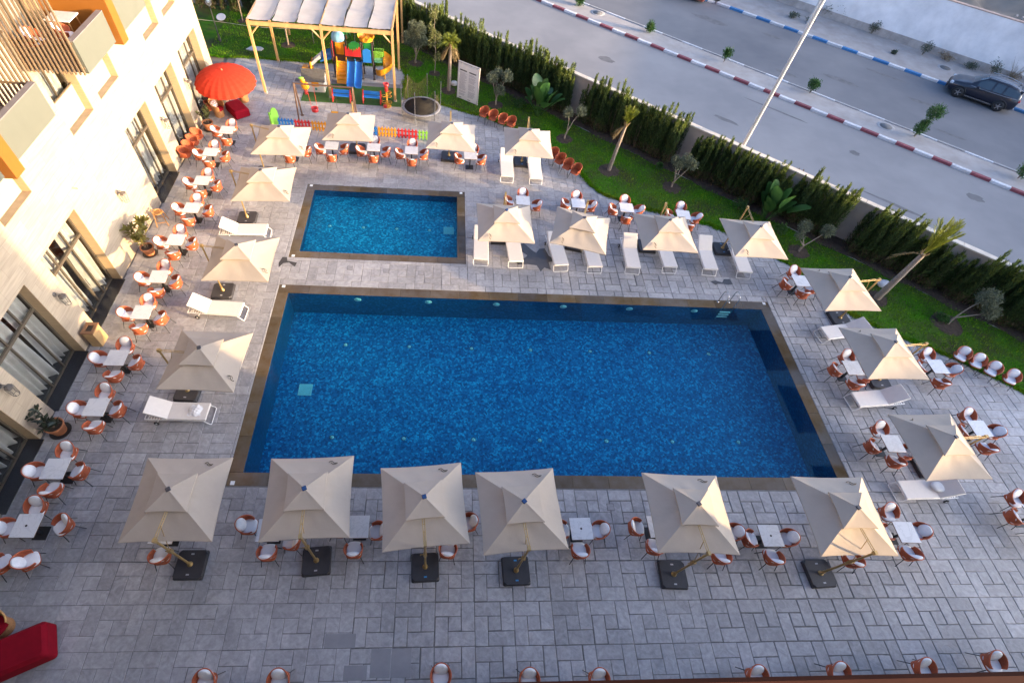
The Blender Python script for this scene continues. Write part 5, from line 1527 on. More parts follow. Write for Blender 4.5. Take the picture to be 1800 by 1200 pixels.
obj('palm_ornament', mb, m_pg, ps)
# rope bridge railings to the spiral slide
mb = MB(); mb.box(X(-4.36), X(-3.85), Yl(34.1), Yl(34.55), .98, 1.05); br_ = obj('bridge', mb, m_pmint, ps)
for y in (34.1, 34.55):
    for k in range(8):
        r_ = MB(); r_.tube([(X(-4.33 + k * .08), Yl(y), 1.051), (X(-4.33 + k * .08), Yl(y), 1.6)], .012, 5); obj('baluster', r_, m_plg, br_)
    r_ = MB(); r_.tube([(X(-4.36), Yl(y), 1.61), (X(-3.75), Yl(y), 1.61)], .018, 6); obj('rail', r_, m_plg, br_)
P = []
for i in range(26):
    f = i / 25; a = math.radians(90 - 300 * f); z = 1.1 - 1.0 * f
    P.append([(X(-3.75) + r_ * math.cos(a), Yl(34.1) + r_ * math.sin(a), z + h) for r_, h in ((.08, .03), (.18, 0), (.42, 0), (.52, .06), (.55, .36))])
mb = MB(); mb.slab(P, (0, 0, -.04)); obj('spiral_slide', mb, m_py, ps)
mb = MB(); mb.tube([(X(-3.75), Yl(34.1), 0), (X(-3.75), Yl(34.1), 1.3)], .05, 8); obj('slide_post', mb, m_py, ps)
# left tube: blue curve, grey chute, yellow landing
P = []
for i in range(10):
    f = i / 9; P.append([(X(-6.95 - .75 * f), Yl(34.3) + .36 * math.cos(t_), 1.35 - .25 * f + .36 * math.sin(t_)) for t_ in np.linspace(-2.6, .3, 9)])
mb = MB(); mb.slab(P, (0, 0, -.03)); obj('tube_section', mb, m_pb, ps)
P = [[(X(-7.68 - .85 * f), Yl(34.3 + .24 * c_), 1.02 - .65 * f + h) for c_, h in ((-1, .2), (-.85, 0), (.85, 0), (1, .2))] for f in np.linspace(0, 1, 5)]
mb = MB(); mb.slab(P, (0, 0, -.03)); obj('chute', mb, m_pgrey, ps)
mb = MB(); mb.bbox(X(-9.0), X(-8.3), Yl(34.1), Yl(34.62), .0, .36, .08, seg=3); obj('landing', mb, m_py, ps)
mb = MB(); mb.bbox(X(-8.42), X(-8.3), Yl(33.98), Yl(34.74), .36, .78, .05, seg=2); obj('landing_back', mb, m_py, ps)
tag(ps, 'colourful plastic play tower with blue twin slide and yellow spiral slide', 'play tower')
# playhouse
t = thing('playhouse', (-7.86, 32.38, .015), .02)
m_cr = mat('cream_plastic', (.55, .53, .48), .5); m_rf = mat('grey_roof_shingle', (.085, .08, .076), .7, nscale=9, namt=.25)
mb = MB(); mb.box(-.62, .62, -.45, .45, 0, .72); obj('wall', mb, m_cr, t)
mb = MB(); mb.add([(-.62, -.45, .7205), (-.62, .45, .7205), (-.62, 0, 1.12), (.62, -.45, .7205), (.62, .45, .7205), (.62, 0, 1.12)], [(0, 2, 1), (3, 4, 5), (0, 3, 5, 2), (1, 2, 5, 4)]); obj('gable', mb, m_cr, t)
rfo = None
for sgn in (-1, 1):
    for r_ in range(4):
        mb = MB(); y0, y1 = sgn * (.56 - r_ * .14), sgn * (.56 - (r_ + 1) * .14); z0 = .66 + r_ * .125; mb.add([(-.7, y0, z0), (.7, y0, z0), (.7, y1, z0 + .125), (-.7, y1, z0 + .125), (-.7, y0, z0 + .035), (.7, y0, z0 + .035), (.7, y1, z0 + .145), (-.7, y1, z0 + .145)], [(4, 5, 6, 7), (0, 1, 5, 4), (0, 4, 7, 3), (1, 2, 6, 5), (0, 3, 2, 1), (2, 3, 7, 6)]); obj('roof_course', mb, m_rf, t, recalc=True)
mb = MB(); mb.box(-.12, .3, -.475, -.452, .36, .68); obj('window_shutter', mb, m_py, t)
mb = MB(); mb.box(.622, .64, -.2, .2, .05, .6); obj('door', mb, m_pgrey, t)
mb = MB(); mb.lathe([(.07, 0), (.07, .02)], 12, M=TR(.1, -.452, .2) @ RX(PI / 2)); obj('knob', mb, mat('teal_plastic', (.03, .22, .2), .4), t)
tag(t, 'small cream playhouse with grey shingle roof', 'playhouse')
# swing set
t = thing('swing_set', (-6.6, 28.85, .001), -.02); m_brn = mat('brown_steel', (.13, .075, .05), .45, metal=.3)
mb = MB(); mb.tube([(-1.55, 0, 2.05), (1.6, 0, 2.05)], .045, 8); obj('top_bar', mb, m_brn, t)
for sx in (-1.6, 1.6):
    mb = MB(); mb.tube(smooth_path([(sx, -.42, 0), (sx, -.2, 1.3), (sx, -.06, 1.98), (sx, .06, 1.98), (sx, .2, 1.3), (sx, .42, 0)], 4), .045, 8); obj('leg_frame', mb, m_brn, t)
    for sy in (-.42, .42):
        mb = MB(); mb.lathe([(.11, 0), (.11, .012), (.05, .03)], 12, c=(sx, sy, 0)); obj('foot', mb, m_brn, t)
sw = None
mb = MB(); mb.lathe([(.12, .38), (.19, .42), (.2, .62), (.175, .62), (.165, .45), (0, .43)], 14, c=(-.75, .22, 0), cap1=False); sw = obj('bucket_seat', mb, m_pr, t)
for sx in (-.2, .2):
    mb = MB(); mb.tube([(-.75 + sx * .8, .22, .6), (-.75 + sx, 0, 2.03)], .008, 5); obj('rope', mb, m_pr, t)
mb = MB(); mb.bbox(.2, .62, .0, .18, .5, .53, .02); obj('flat_seat', mb, m_py, t)
for sx in (.22, .6):
    mb = MB(); mb.tube([(sx, .09, .52), (sx, 0, 2.03)], .008, 5); obj('chain', mb, m_fdark, t)
tag(t, 'brown steel swing set with a red bucket seat', 'swing set')
# two little benches
def make_bench():
    t = thing('kids_bench'); mb = MB(); mb.bbox(-.5, .5, -.14, .14, .34, .38, .02); obj('seat', mb, m_pb, t)
    mb = MB(); mb.box(-.5, .5, .12, .16, .42, .62); obj('backrest', mb, m_pb, t)
    for sx in (-1, 1):
        mb = MB(); mb.tube([(sx * .53, -.16, 0), (sx * .53, -.12, .4), (sx * .53, .14, .66), (sx * .53, .18, 0)], .04, 7); obj('leg', mb, m_pr, t)
    return t
bn = make_bench()
place(bn, (-6.1, 31.1, .015), -.03, 'small blue bench with red legs, left one', 'bench', 'blue benches on the turf')
place(bn, (-4.28, 31.15, .015), -.03, 'small blue bench with red legs, right one', 'bench', 'blue benches on the turf')
# ring toss toy
t = thing('ring_toy', (-3.35, 30.85, .015))
mb = MB(); mb.lathe([(.24, 0), (.24, .05), (.07, .08), (.05, .1), (.045, 1.15)], 14); obj('pillar', mb, m_py, t)
mb = MB(); mb.lathe([(.10, 1.15), (.17, 1.36), (.15, 1.36), (.07, 1.18)], 12); obj('basket', mb, m_pr, t)
mb = MB(); mb.lathe([(.09, .9), (.12, 1.0), (.09, 1.1)], 12); obj('band', mb, m_pr, t)
for (z, dx) in ((.25, -.17), (.25, .17), (.62, -.16), (.62, .17), (.85, .17)):
    mb = MB(); mb.tube([(dx + .13 * math.cos(a), .13 * math.sin(a), z) for a in np.linspace(0, 2 * PI, 15)[:-1]], .014, 5, closed=True); obj('ring', mb, m_py, t)
mb = MB(); mb.pillow(-.1, -.22, .1, .12, .12, .1, .9, 1, 12, 8); obj('ball', mb, m_pr, t)
tag(t, 'yellow and red basketball ring toy on the turf', 'toy')
# spring rider, duck-yellow
t = thing('spring_rider', (-8.3, 31.55, .015))
mb = MB(); mb.tube([(.1 * math.cos(a), .1 * math.sin(a), .02 + a * .016) for a in np.linspace(0, 18, 50)], .018, 5); obj('spring', mb, m_pr, t)
mb = MB(); mb.pillow(0, 0, .55, .24, .15, .22, .8, .9, 16, 10); mb.pillow(-.1, 0, .85, .15, .12, .15, .9, 1, 14, 8); obj('body', mb, m_py, t)
mb = MB(); mb.tube([(-.1, -.22, .78), (-.1, .22, .78)], .02, 6); obj('handlebar', mb, m_pr, t)
mb = MB(); mb.pillow(-.16, 0, 1.0, .16, .1, .06, .8, .9, 12, 6); obj('crest', mb, m_plg, t)
tag(t, 'yellow spring rider with lime crest left of the turf', 'spring rider')
# coloured picket fence
def fence_panel(x0, x1, y0, y1, m, lab):
    t = thing('picket_fence', (x0, y0, .001), math.atan2(y1 - y0, x1 - x0)); L_ = math.hypot(x1 - x0, y1 - y0); n = max(3, int(L_ / .17))
    for z in (.14, .40):
        mb = MB(); mb.box(0, L_, -.022, .022, z, z + .07); obj('rail', mb, m, t)
    pk = MB(); pts = [(-.05, 0), (.05, 0), (.05, .5), (.0, .60), (-.05, .5)]
    v = [(px, -.045, pz) for px, pz in pts] + [(px, -.0225, pz) for px, pz in pts]
    pk.add(v, [(0, 1, 2, 3, 4), (9, 8, 7, 6, 5)] + [((i + 1) % 5, i, 5 + i, 5 + (i + 1) % 5) for i in range(5)]); me = pk.mesh('picket'); me.materials.append(m)
    for k in range(n):
        o = child('picket', me, t, (L_ * (k + .5) / n, 0, .03))
    tag(t, lab, 'fence', 'coloured play fence panels')
segs = [(-9.25, -8.35, m_pb, 'low blue play fence panel at the left end by the lime arch'), (-8.33, -7.4, m_pr, 'low red play fence panel left of the swing'), (-7.38, -6.3, m_py, 'low yellow play fence panel left of the far umbrella'),
        (-4.7, -3.65, m_pb, 'low blue play fence panel right of the far umbrella'), (-3.63, -2.55, m_py, 'low yellow play fence panel between blue and red panels'), (-2.53, -1.35, m_pr, 'low red play fence panel near the trampoline'), (-1.33, -.75, m_plg, 'short lime play fence panel at the right end')]
for (x0, x1, m, lab) in segs:
    y = lambda x: 27.9 - .05 * (x + 9.25)
    fence_panel(x0, x1, y(x0), y(x1), m, lab)
t = thing('fence_gate', (-9.45, 28.1, .001), 1.1)
mb = MB(); pts = [(-.3, 0), (.3, 0), (.3, .7), (.15, .95), (.0, 1.02), (-.15, .95), (-.3, .7)]
v = [(px, -.03, pz) for px, pz in pts] + [(px, .03, pz) for px, pz in pts]; mb.add(v, [tuple(range(7)), tuple(reversed(range(7, 14)))] + [((i + 1) % 7, i, 7 + i, 7 + (i + 1) % 7) for i in range(7)]); obj('leaf', mb, m_plg, t)
mb = MB(); mb.box(-.36, -.305, -.04, .04, 0, .9); obj('post', mb, m_plg, t)
tag(t, 'lime green play fence gate at the left end', 'gate')
# trampoline
t = thing('trampoline', (-1.24, 30.05, .001))
m_net = mat('safety_net', (.075, .062, .036), .9, spec=.1)
mb = MB(); mb.lathe([(0, .56), (1.0, .56), (1.0, .565), (0, .565)], 32); obj('jump_mat', mb, mat('black_mesh', (.022, .022, .026), 1.0, spec=.05), t)
mb = MB(); mb.lathe([(1.0, .54), (1.13, .53), (1.16, .56), (1.12, .585), (1.0, .58)], 32, cap0=False, cap1=False); obj('pad_ring', mb, mat('grey_pad', (.20, .20, .22), .6), t)
for k in range(6):
    a = 2 * PI * k / 6 + .25; c, s_ = math.cos(a), math.sin(a)
    mb = MB(); mb.tube([(1.12 * c, 1.12 * s_, 0), (1.12 * c, 1.12 * s_, .55)], .022, 6); obj('leg', mb, m_steel, t)
    mb = MB(); mb.tube([(1.18 * c, 1.18 * s_, .1), (1.18 * c, 1.18 * s_, 1.95)], .022, 7); obj('net_pole', mb, m_steel, t)
# net of real strands, sagging between poles
V, F = [], []
def strand(p, q, w_=.004):
    p, q = Vector(p), Vector(q); d = (q - p).normalized(); n = Vector((p.x, p.y, 0)).normalized(); s_ = d.cross(n) * w_
    i = len(V); V.extend([tuple(p - s_), tuple(q - s_), tuple(q + s_), tuple(p + s_)]); F.append((i, i + 1, i + 2, i + 3))
NA, NZ = 120, 15
def npt(i, j):
    a = 2 * PI * i / NA; ph = ((a - .25) / (2 * PI / 6)) % 1
    top = 1.92 - .5 * math.sin(PI * ph)
    z = .60 + (top - .6) * j / NZ; r = 1.10 - .12 * math.sin(PI * ph) * (j / NZ)
    return (r * math.cos(a), r * math.sin(a), z)
for i in range(NA):
    for j in range(NZ):
        strand(npt(i, j), npt(i, j + 1)); strand(npt(i, j + 1), npt(i + 1, j + 1))
no = obj('safety_net', mesh_from_np('safety_net', np.array(V), np.array(F), m_net), None, t)
tag(t, 'round black trampoline with grey pad and safety net', 'trampoline')
# information board
t = thing('information_board', (.96, 32.39, .01), math.atan2(31.58 - 32.39, 2.18 - .96))
bw = math.hypot(1.22, .81)
mb = MB(); mb.box(0, bw, -.04, .04, .06, 2.16); obj('board', mb, m_frame, t)
mb = MB(); mb.box(-.03, -.001, -.05, .05, 0, 2.2); mb.box(bw + .001, bw + .03, -.05, .05, 0, 2.2); obj('side_frame', mb, mat('grey_frame', (.34, .31, .29), .5), t)
mb = MB(); mb.box(-.03, bw + .03, -.06, .06, 2.201, 2.24); obj('top_frame', mb, mat('grey_top_frame', (.30, .27, .25), .5), t)
pr = MB(); hd = MB(); r_ = random.Random(3)
for col in (0, 1):
    x0 = .12 + col * .66
    hd.box(x0, x0 + .5, -.0435, -.041, 1.76, 1.83); hd.box(x0, x0 + .2, -.0435, -.041, .13, .16)
    z = 1.66
    while z > .26:
        x = x0; end = x0 + r_.uniform(.36, .53)
        while x < end:
            w_ = r_.uniform(.02, .07); pr.box(x, min(x + w_, end), -.0425, -.041, z, z + .018); x += w_ + .012
        z -= .044 if r_.random() > .12 else .085
ho = obj('heading_print', hd, m_fdark, t); ho['kind'] = 'stuff'; po = obj('text_print', pr, mat('grey_print', (.22, .21, .25), .7), t); po['kind'] = 'stuff'
tag(t, 'upright white information board with two columns of small print', 'sign')
# pergola
t = thing('pergola', (0, 0, .001)); PX = (-10.73, -6.82, -2.9)
for x in PX:
    for y in (31.48, 35.4):
        mb = MB(); mb.cbox(x, y, 2.0, .13, .13, 3.98); po = obj('post', mb, m_wood, t); f = MB(); f.box(x - .09, x + .09, y - .09, y + .09, 0, .09); obj('shoe', f, m_kg, po)
        if y < 33:
            for s_ in (-1, 1):
                if (x == PX[0] and s_ < 0) or (x == PX[2] and s_ > 0): continue
                b = MB(); b.tube([(x + s_ * .06, y, 3.3), (x + s_ * .5, y, 3.75)], .045, 4, smooth=False); obj('brace', b, m_wood, t)
for y in (31.48, 35.4, 39.3):
    mb = MB(); mb.cbox(-6.82, y, 3.86, 8.0, .1, .2); obj('beam', mb, m_wood, t)
for x in PX:
    mb = MB(); mb.cbox(x, 35.4, 4.02, .09, 7.9, .11); obj('purlin', mb, m_wood, t)
    mb = MB(); mb.cbox(x, 39.3, 2.0, .13, .13, 3.98); obj('post', mb, m_wood, t)
m_shade = mat('shade_cloth', (.60, .545, .50), .9, nscale=1.3, namt=.12, transl=.35)
NS = 6; wS = 7.9 / NS
for k in range(NS):
    x0 = -10.77 + k * wS + .02; x1 = x0 + wS - .04 - (.03 if k % 2 else 0); P = []
    for i in range(9):
        fx_ = i / 8; row = []
        for j in range(25):
            fy = j / 24; y = 31.42 + 7.9 * fy
            z = 4.08 - .035 * math.sin(PI * fx_) - .03 * abs(math.sin(PI * fy * 4)) * (.5 + fx_ * .5) + .012 * math.sin(i * 3 + j * 2 + k)
            row.append((x0 + (x1 - x0) * fx_ + .06 * math.sin(fy * 9 + k), y, z))
        P.append(row)
    mb = MB(); mb.grid(P); obj('shade_strip', up_normals(mb), m_shade, t)
    if k: 
        c_ = MB(); c_.tube([(x0 - .035, 31.42, 4.09), (x0 - .035, 39.3, 4.09)], .012, 5); obj('cable', c_, m_fdark, t)
tag(t, 'timber pergola with strips of pale shade cloth over the playground', 'pergola')
# ------------------------------------------------------------------ vegetation
m_cyp = mat('cypress_foliage', (.062, .098, .022), .75, island=.55, transl=.12, nscale=1.2, namt=.35)
m_cyptip = mat('cypress_fresh_tips', (.14, .18, .03), .75, island=.4, transl=.2)
m_cypdry = mat('cypress_dry_base', (.12, .085, .045), .9, island=.4)
m_oliv = mat('olive_foliage', (.13, .15, .09), .6, island=.4, transl=.2)
m_palmf = mat('palm_frond', (.25, .28, .03), .55, island=.35, transl=.3)
m_palmd = mat('dry_palm_frond', (.28, .20, .09), .8, island=.35, transl=.2)
m_trunk = mat('pale_trunk', (.27, .215, .165), .95, nscale=9, namt=.35, bscale=18, bstr=.8, stretch=(1, 1, 2.5))
m_bop = mat('banana_leaf', (.055, .135, .03), .4, island=.4, transl=.2)
m_shrub = mat('shrub_leaf', (.045, .115, .018), .5, island=.45, transl=.25)
m_weed = mat('grey_weed', (.095, .115, .075), .8, island=.4, transl=.2)
m_dry = mat('dry_brush', (.24, .18, .11), .9, island=.4)

def cypress_mesh(seed, h=2.25, r0=.40, n=5200):
    global rng
    rg = np.random.default_rng(seed)
    # a few upright plumes give the ragged top
    K = 15
    pa = rg.uniform(0, 2 * PI, K); pr_ = r0 * np.sqrt(rg.random(K)) * .8; ph = h * rg.uniform(.70, 1.18, K); pw = rg.uniform(.07, .15, K)
    k = rg.integers(0, K, n); f = rg.random(n) ** .85
    wv = pw[k] * 1.25 * (1.0 - f) ** .8 + .012
    th = rg.uniform(0, 2 * PI, n); rad = wv * np.sqrt(rg.random(n))
    bx = pr_[k] * np.cos(pa[k]) * (1 + .25 * f); by = pr_[k] * np.sin(pa[k]) * (1 + .25 * f)
    C = np.stack([bx + rad * np.cos(th), by + rad * np.sin(th), .05 + f * ph[k]], 1)
    D = np.stack([np.cos(th) * .35 + rg.normal(0, .2, n), np.sin(th) * .35 + rg.normal(0, .2, n), rg.uniform(.8, 1.8, n)], 1)
    g_ = f * ph[k] / h
    mi = np.where((g_ > .80) & (rg.random(n) < .75), 1, 0); mi = np.where((g_ < .22) & (rg.random(n) < .5), 2, mi)
    V, F = leaf_arrays(C, D, rg.normal(size=(n, 3)), rg.uniform(.10, .22, n), rg.uniform(.018, .036, n))
    return V, F, mi
cyp = []
for k in range(5):
    V, F, mi = cypress_mesh(40 + k, 2.25 + .12 * (k % 3), .40 + .05 * (k % 2))
    me = mesh_from_np('foliage', V, F, m_cyp); me.materials.append(m_cyptip); me.materials.append(m_cypdry); me.polygons.foreach_set('material_index', mi.astype(np.int32)); cyp.append(me)
ctr = []
for k in range(2):
    mb = MB()
    for q in range(4):
        a = q * 1.7 + k; mb.tube([(.05 * math.cos(a), .05 * math.sin(a), 0), (.14 * math.cos(a), .14 * math.sin(a), .8), (.17 * math.cos(a), .17 * math.sin(a), 1.6)], [.025, .018, .006], 5)
    me = mb.mesh('stem'); me.materials.append(m_bark); ctr.append(me)
def cypress(x, y, sc_, lab, group, rot, tilt=0):
    t = thing('cypress_shrub', (x, y, .03), rot); t.scale = sc_
    child('foliage', random.choice(cyp), t); child('stem', random.choice(ctr), t)
    tag(t, lab, 'shrub', group)
s_ = -28.5; gaps = [(-20.7, .5), (-18.0, .5), (-15.2, .6), (-8.0, .55), (-6.0, .4), (0.7, .7), (2.3, .5)]
while s_ < 21:
    gap = False
    for (gs, gw) in ((-13.6, .3), (-6.1, .4), (3.2, .55), (7.8, .3)):
        if abs(s_ - gs) < gw: gap = True
    if not gap:
        hsc = random.uniform(.88, 1.12) * (1.0 if s_ < 4 else .95)
        x, y = sn(s_, 28.96 + J(.12))
        w_ = random.uniform(1.0, 1.35)
        cypress(x, y, (w_, w_, hsc), 'dark green cypress shrub of the hedge against the garden wall', 'cypress hedge along the garden wall', random.uniform(0, 6))
    s_ += random.uniform(.44, .60)
for k in range(15):
    cypress(-17.6 + k * .82 + J(.15), 42.4 + J(.2), (1.2, 1.2, 1.15), 'brownish cypress shrub of the hedge behind the back lawn', 'cypress hedge behind the back lawn', random.uniform(0, 6))

def clump(n, c, r, lsize, rg, flat=1.0):
    u = rg.normal(size=(n, 3)); u /= np.linalg.norm(u, axis=1, keepdims=True)
    rad = r * (rg.random(n) ** .45)[:, None]
    P = np.array(c) + u * rad * np.array([1, 1, flat]) * (1 + .25 * np.sin(u[:, :1] * 5 + u[:, 1:2] * 4))
    D = u + rg.normal(0, .6, (n, 3))
    return P, D
def olive(x, y, heads, seed, lab, trunk_r=.045, cat='tree', leaf=m_oliv, lsz=.10, nper=1500):
    rg = np.random.default_rng(seed); t = thing('olive_tree', (x, y, .03))
    mb = MB(); base = Vector((0, 0, 0))
    Cs, Ds = [], []
    fork = Vector((J(.05), J(.05), .42))
    mb.tube(smooth_path([(0, 0, -.05), (J(.03), J(.03), .2), fork], 3), [trunk_r * 1.25] * 3 + [trunk_r * 1.1] * 3 + [trunk_r], 7)
    for (hx, hy, hz, r) in heads:
        e = Vector((hx, hy, hz)); m_ = fork.lerp(e, .55) + Vector((J(.08), J(.08), .05))
        p = smooth_path([fork, m_, e], 4); mb.tube(p, [trunk_r * .8 * (1 - .7 * i / (len(p) - 1)) for i in range(len(p))], 6)
        for q in range(4):
            a = rg.uniform(0, 2 * PI); e2 = e + Vector((r * .6 * math.cos(a), r * .6 * math.sin(a), rg.uniform(0, r * .6))); mb.tube([e.lerp(m_, .15), e2], [.012, .005], 4)
        n = int(nper * (r / .35) ** 2)
        P, D = clump(n, (hx, hy, hz + r * .3), r, lsz, rg, .9); Cs.append(P); Ds.append(D)
    obj('trunk', mb, m_trunk, t)
    C = np.concatenate(Cs); D = np.concatenate(Ds)
    V, F = leaf_arrays(C, D, rg.normal(size=C.shape), lsz * rg.uniform(.6, 1.2, len(C)), lsz * .32 * rg.uniform(.7, 1.2, len(C)))
    obj('crown', mesh_from_np('crown', V, F, leaf), None, t)
    tag(t, lab, cat, 'small olive trees on the lawn'); return t
olive(-1.85, 36.47, [(-.35, 0, 1.5, .42), (.3, .2, 1.9, .4), (.1, -.2, 1.3, .35), (-.1, .2, 2.1, .3), (.5, -.1, 1.4, .3)], 1, 'bushy olive tree right of the pergola')
olive(3.38, 31.79, [(-.35, .05, 1.55, .30), (.0, .3, 1.75, .26), (.55, .0, 1.7, .32), (.15, -.2, .95, .30)], 2, 'olive tree with four round heads beside the sign')
olive(7.39, 28.41, [(-.12, .0, 1.55, .27), (.62, .05, 1.65, .28)], 3, 'olive tree with two small heads, mid lawn')
olive(12.99, 24.21, [(-.15, 0, 1.35, .28), (.25, .2, 1.5, .3), (.5, -.1, 1.45, .28), (-.35, .2, 1.5, .22)], 4, 'olive tree with spreading heads right of the short palm')
olive(18.55, 19.35, [(-.25, .45, 1.15, .30), (.75, .1, 1.25, .30), (-.5, .1, .9, .2)], 5, 'sparse olive tree behind the rightmost middle umbrella')
olive(24.11, 14.78, [(.75, .25, 1.45, .42), (.9, -.25, 1.1, .32)], 6, 'leaning olive tree on the lawn at right')
# thin young tree
t = thing('young_tree', (-.55, 35.25, .03)); rg = np.random.default_rng(9)
mb = MB(); p = smooth_path([(0, 0, 0), (.05, 0, 1.3), (-.05, .1, 2.6), (.0, .0, 3.8)], 5); mb.tube(p, [.03 * (1 - .75 * i / (len(p) - 1)) for i in range(len(p))], 6)
Cs, Ds = [], []
for k in range(16):
    f = rg.uniform(.28, 1); a = rg.uniform(0, 2 * PI); q = p[int(f * (len(p) - 1))]; e = q + Vector((.38 * math.cos(a) * (1.2 - f), .38 * math.sin(a) * (1.2 - f), .2)); mb.tube([q, e], [.008, .004], 4)
    P, D = clump(90, tuple(e), .22, .09, rg); Cs.append(P); Ds.append(D)
obj('trunk', mb, m_trunk, t); C = np.concatenate(Cs); D = np.concatenate(Ds)
V, F = leaf_arrays(C, D, rg.normal(size=C.shape), .11 * rg.uniform(.6, 1.2, len(C)), .05 * rg.uniform(.7, 1.2, len(C))); obj('crown', mesh_from_np('crown', V, F, m_lf1), None, t)
tag(t, 'thin tall young tree between pergola and hedge', 'tree')
# bare young trees on the back lawn
for (x, y, h, lab) in ((-10.54, 37.78, 3.4, 'dark trunked tree behind the pergola posts'), (-14.25, 40.85, 2.4, 'bare pale sapling left of the pergola'), (-8.9, 38.2, 2.2, 'thin stake-like sapling behind the pergola, left'), (-6.2, 39.0, 2.2, 'thin stake-like sapling behind the pergola, right')):
    t = thing('sapling', (x, y, .02)); mb = MB(); r0 = .07 if h > 3 else (.045 if h > 2.3 else .025)
    mb.tube([(0, 0, 0), (.03, 0, h * .5), (.0, .03, h)], [r0, r0 * .8, r0 * .4], 6)
    rg = np.random.default_rng(int(abs(x) * 10))
    for k in range(6):
        a = rg.uniform(0, 6.28); z0 = h * rg.uniform(.4, .9); mb.tube([(0, 0, z0), (.35 * math.cos(a), .35 * math.sin(a), z0 + .5), (.5 * math.cos(a), .5 * math.sin(a), z0 + 1.0)], [r0 * .5, r0 * .35, .006], 5)
    obj('trunk', mb, m_trunk, t); P, D = clump(260, (0, 0, h + .4), .55, .1, rg); V, F = leaf_arrays(P, D, rg.normal(size=P.shape), .1 * rg.uniform(.6, 1.2, len(P)), .04 * rg.uniform(.7, 1.2, len(P))); obj('crown', mesh_from_np('crown', V, F, m_lf1), None, t)
    tag(t, lab, 'tree')
def frond(parent, base, dirv, L_, droop, m, rg, nleaf=52, lw=.026, ll=.30):
    d = Vector(dirv).normalized(); side = d.cross(Vector((0, 0, 1)));
    if side.length < .05: side = Vector((1, 0, 0))
    side.normalize(); pts = []
    for i in range(9):
        f = i / 8; pts.append(Vector(base) + d * (L_ * f) + Vector((0, 0, -droop * f * f * L_)))
    mb = MB(); mb.tube(pts, [.018 * (1 - .8 * i / 8) for i in range(9)], 4)
    C, D = [], []
    for k in range(nleaf):
        f = .18 + .82 * k / nleaf; i = min(7, int(f * 8)); q = pts[i].lerp(pts[i + 1], f * 8 - i); tg = (pts[i + 1] - pts[i]).normalized()
        for s2 in (-1, 1):
            C.append(tuple(q)); D.append(tuple(tg * .9 + side * s2 * (.75 + rg.normal() * .12) + Vector((0, 0, rg.normal() * .22 + .12))))
    C, D = np.array(C), np.array(D); n = len(C)
    fl = np.repeat(np.sin(np.linspace(.25, PI * .93, nleaf)), 2)
    V, F = leaf_arrays(C, D, np.tile([0, 0, 1.], (n, 1)), ll * (.45 + .6 * fl) * rg.uniform(.85, 1.1, n), lw * np.ones(n), .1)
    i0 = len(mb.v); mb.add(V.tolist(), F.tolist())
    return obj('frond', mb, m, parent)
def palm(x, y, h, r, lab, nf, L_, upright, seed, lean=(0, 0), dry=4, spread_=.55, droop_=.38):
    rg = np.random.default_rng(seed); t = thing('palm_tree', (x, y, .02))
    pts = smooth_path([(0, 0, 0), (lean[0] * .4, lean[1] * .4, h * .5), (lean[0], lean[1], h)], 6); n = len(pts)
    mb = MB(); mb.tube(pts, [r * (1.35 - .55 * i / (n - 1)) * (1 + .06 * (i % 2)) for i in range(n)], 10); obj('trunk', mb, m_trunk, t)
    top = pts[-1]
    bs = MB()
    for k in range(14):
        a = rg.uniform(0, 6.28); bs.tube([top + Vector((0, 0, -.25)), top + Vector((.16 * math.cos(a), .16 * math.sin(a), .05 + .12 * rg.random()))], [.035, .015], 5)
    obj('leaf_bases', bs, m_palmd, t)
    for k in range(nf):
        a = k * 2.399 + rg.uniform(-.3, .3); el = upright * (1 - spread_ * k / nf) + rg.uniform(-.1, .1)
        d = (math.cos(a) * math.cos(el), math.sin(a) * math.cos(el), math.sin(el))
        frond(t, top, d, L_ * rg.uniform(.8, 1.1), droop_ + .25 * k / nf, m_palmf, rg)
    for k in range(dry):
        a = rg.uniform(0, 6.28); frond(t, top - Vector((0, 0, .08)), (math.cos(a), math.sin(a), -.3), L_ * .6, .8, m_palmd, rg, 30)
    tag(t, lab, 'palm tree', 'palms on the lawn')
palm(9.61, 25.5, 2.75, .085, 'slim pale palm with a small golden crown, mid lawn', 9, .95, 1.5, 21, (.15, .05), 1, .34, .1)
palm(21.27, 16.26, 2.85, .12, 'tallest palm with upright feathery crown, right of the pool', 13, 2.0, 1.52, 22, (.05, .05), 1, .24, .04)
palm(.41, 33.16, 2.75, .10, 'palm with drooping yellowish crown left of the sign', 13, 1.0, 1.3, 23, (.0, .0), 6)
# bird of paradise clumps
def paddle_plant(x, y, seed, n, L_, lab):
    rg = np.random.default_rng(seed); t = thing('banana_plant', (x, y, .04))
    st = MB()
    for k in range(n):
        a = rg.uniform(0, 6.28); el = rg.uniform(.85, 1.5); ln = L_ * rg.uniform(.55, 1.0); b0 = Vector((.22 * math.cos(a) * rg.random(), .22 * math.sin(a) * rg.random(), 0))
        d = Vector((math.cos(a) * math.cos(el), math.sin(a) * math.cos(el), math.sin(el))); m_ = b0 + d * ln * .55; side = d.cross(Vector((0, 0, 1))).normalized()
        st.tube([b0, m_], [.018, .012], 5)
        lv = MB(); P = []; W_ = ln * .16
        for i in range(8):
            f = i / 7; c = m_ + d * ln * .62 * f + Vector((0, 0, -.14 * ln * f * f)); w_ = W_ * math.sin(PI * (f * .9 + .06)) ** .6
            up = side.cross(d).normalized(); P.append([tuple(c - side * w_ + up * w_ * .25), tuple(c), tuple(c + side * w_ + up * w_ * .25)])
        lv.grid(P); obj('leaf', lv, m_bop, t)
    obj('stems', st, m_bop, t)
    tag(t, lab, 'plant', 'large paddle-leaved plants by the hedge')
paddle_plant(6.0, 30.9, 31, 26, 2.3, 'large paddle-leaved plant against the hedge, left')
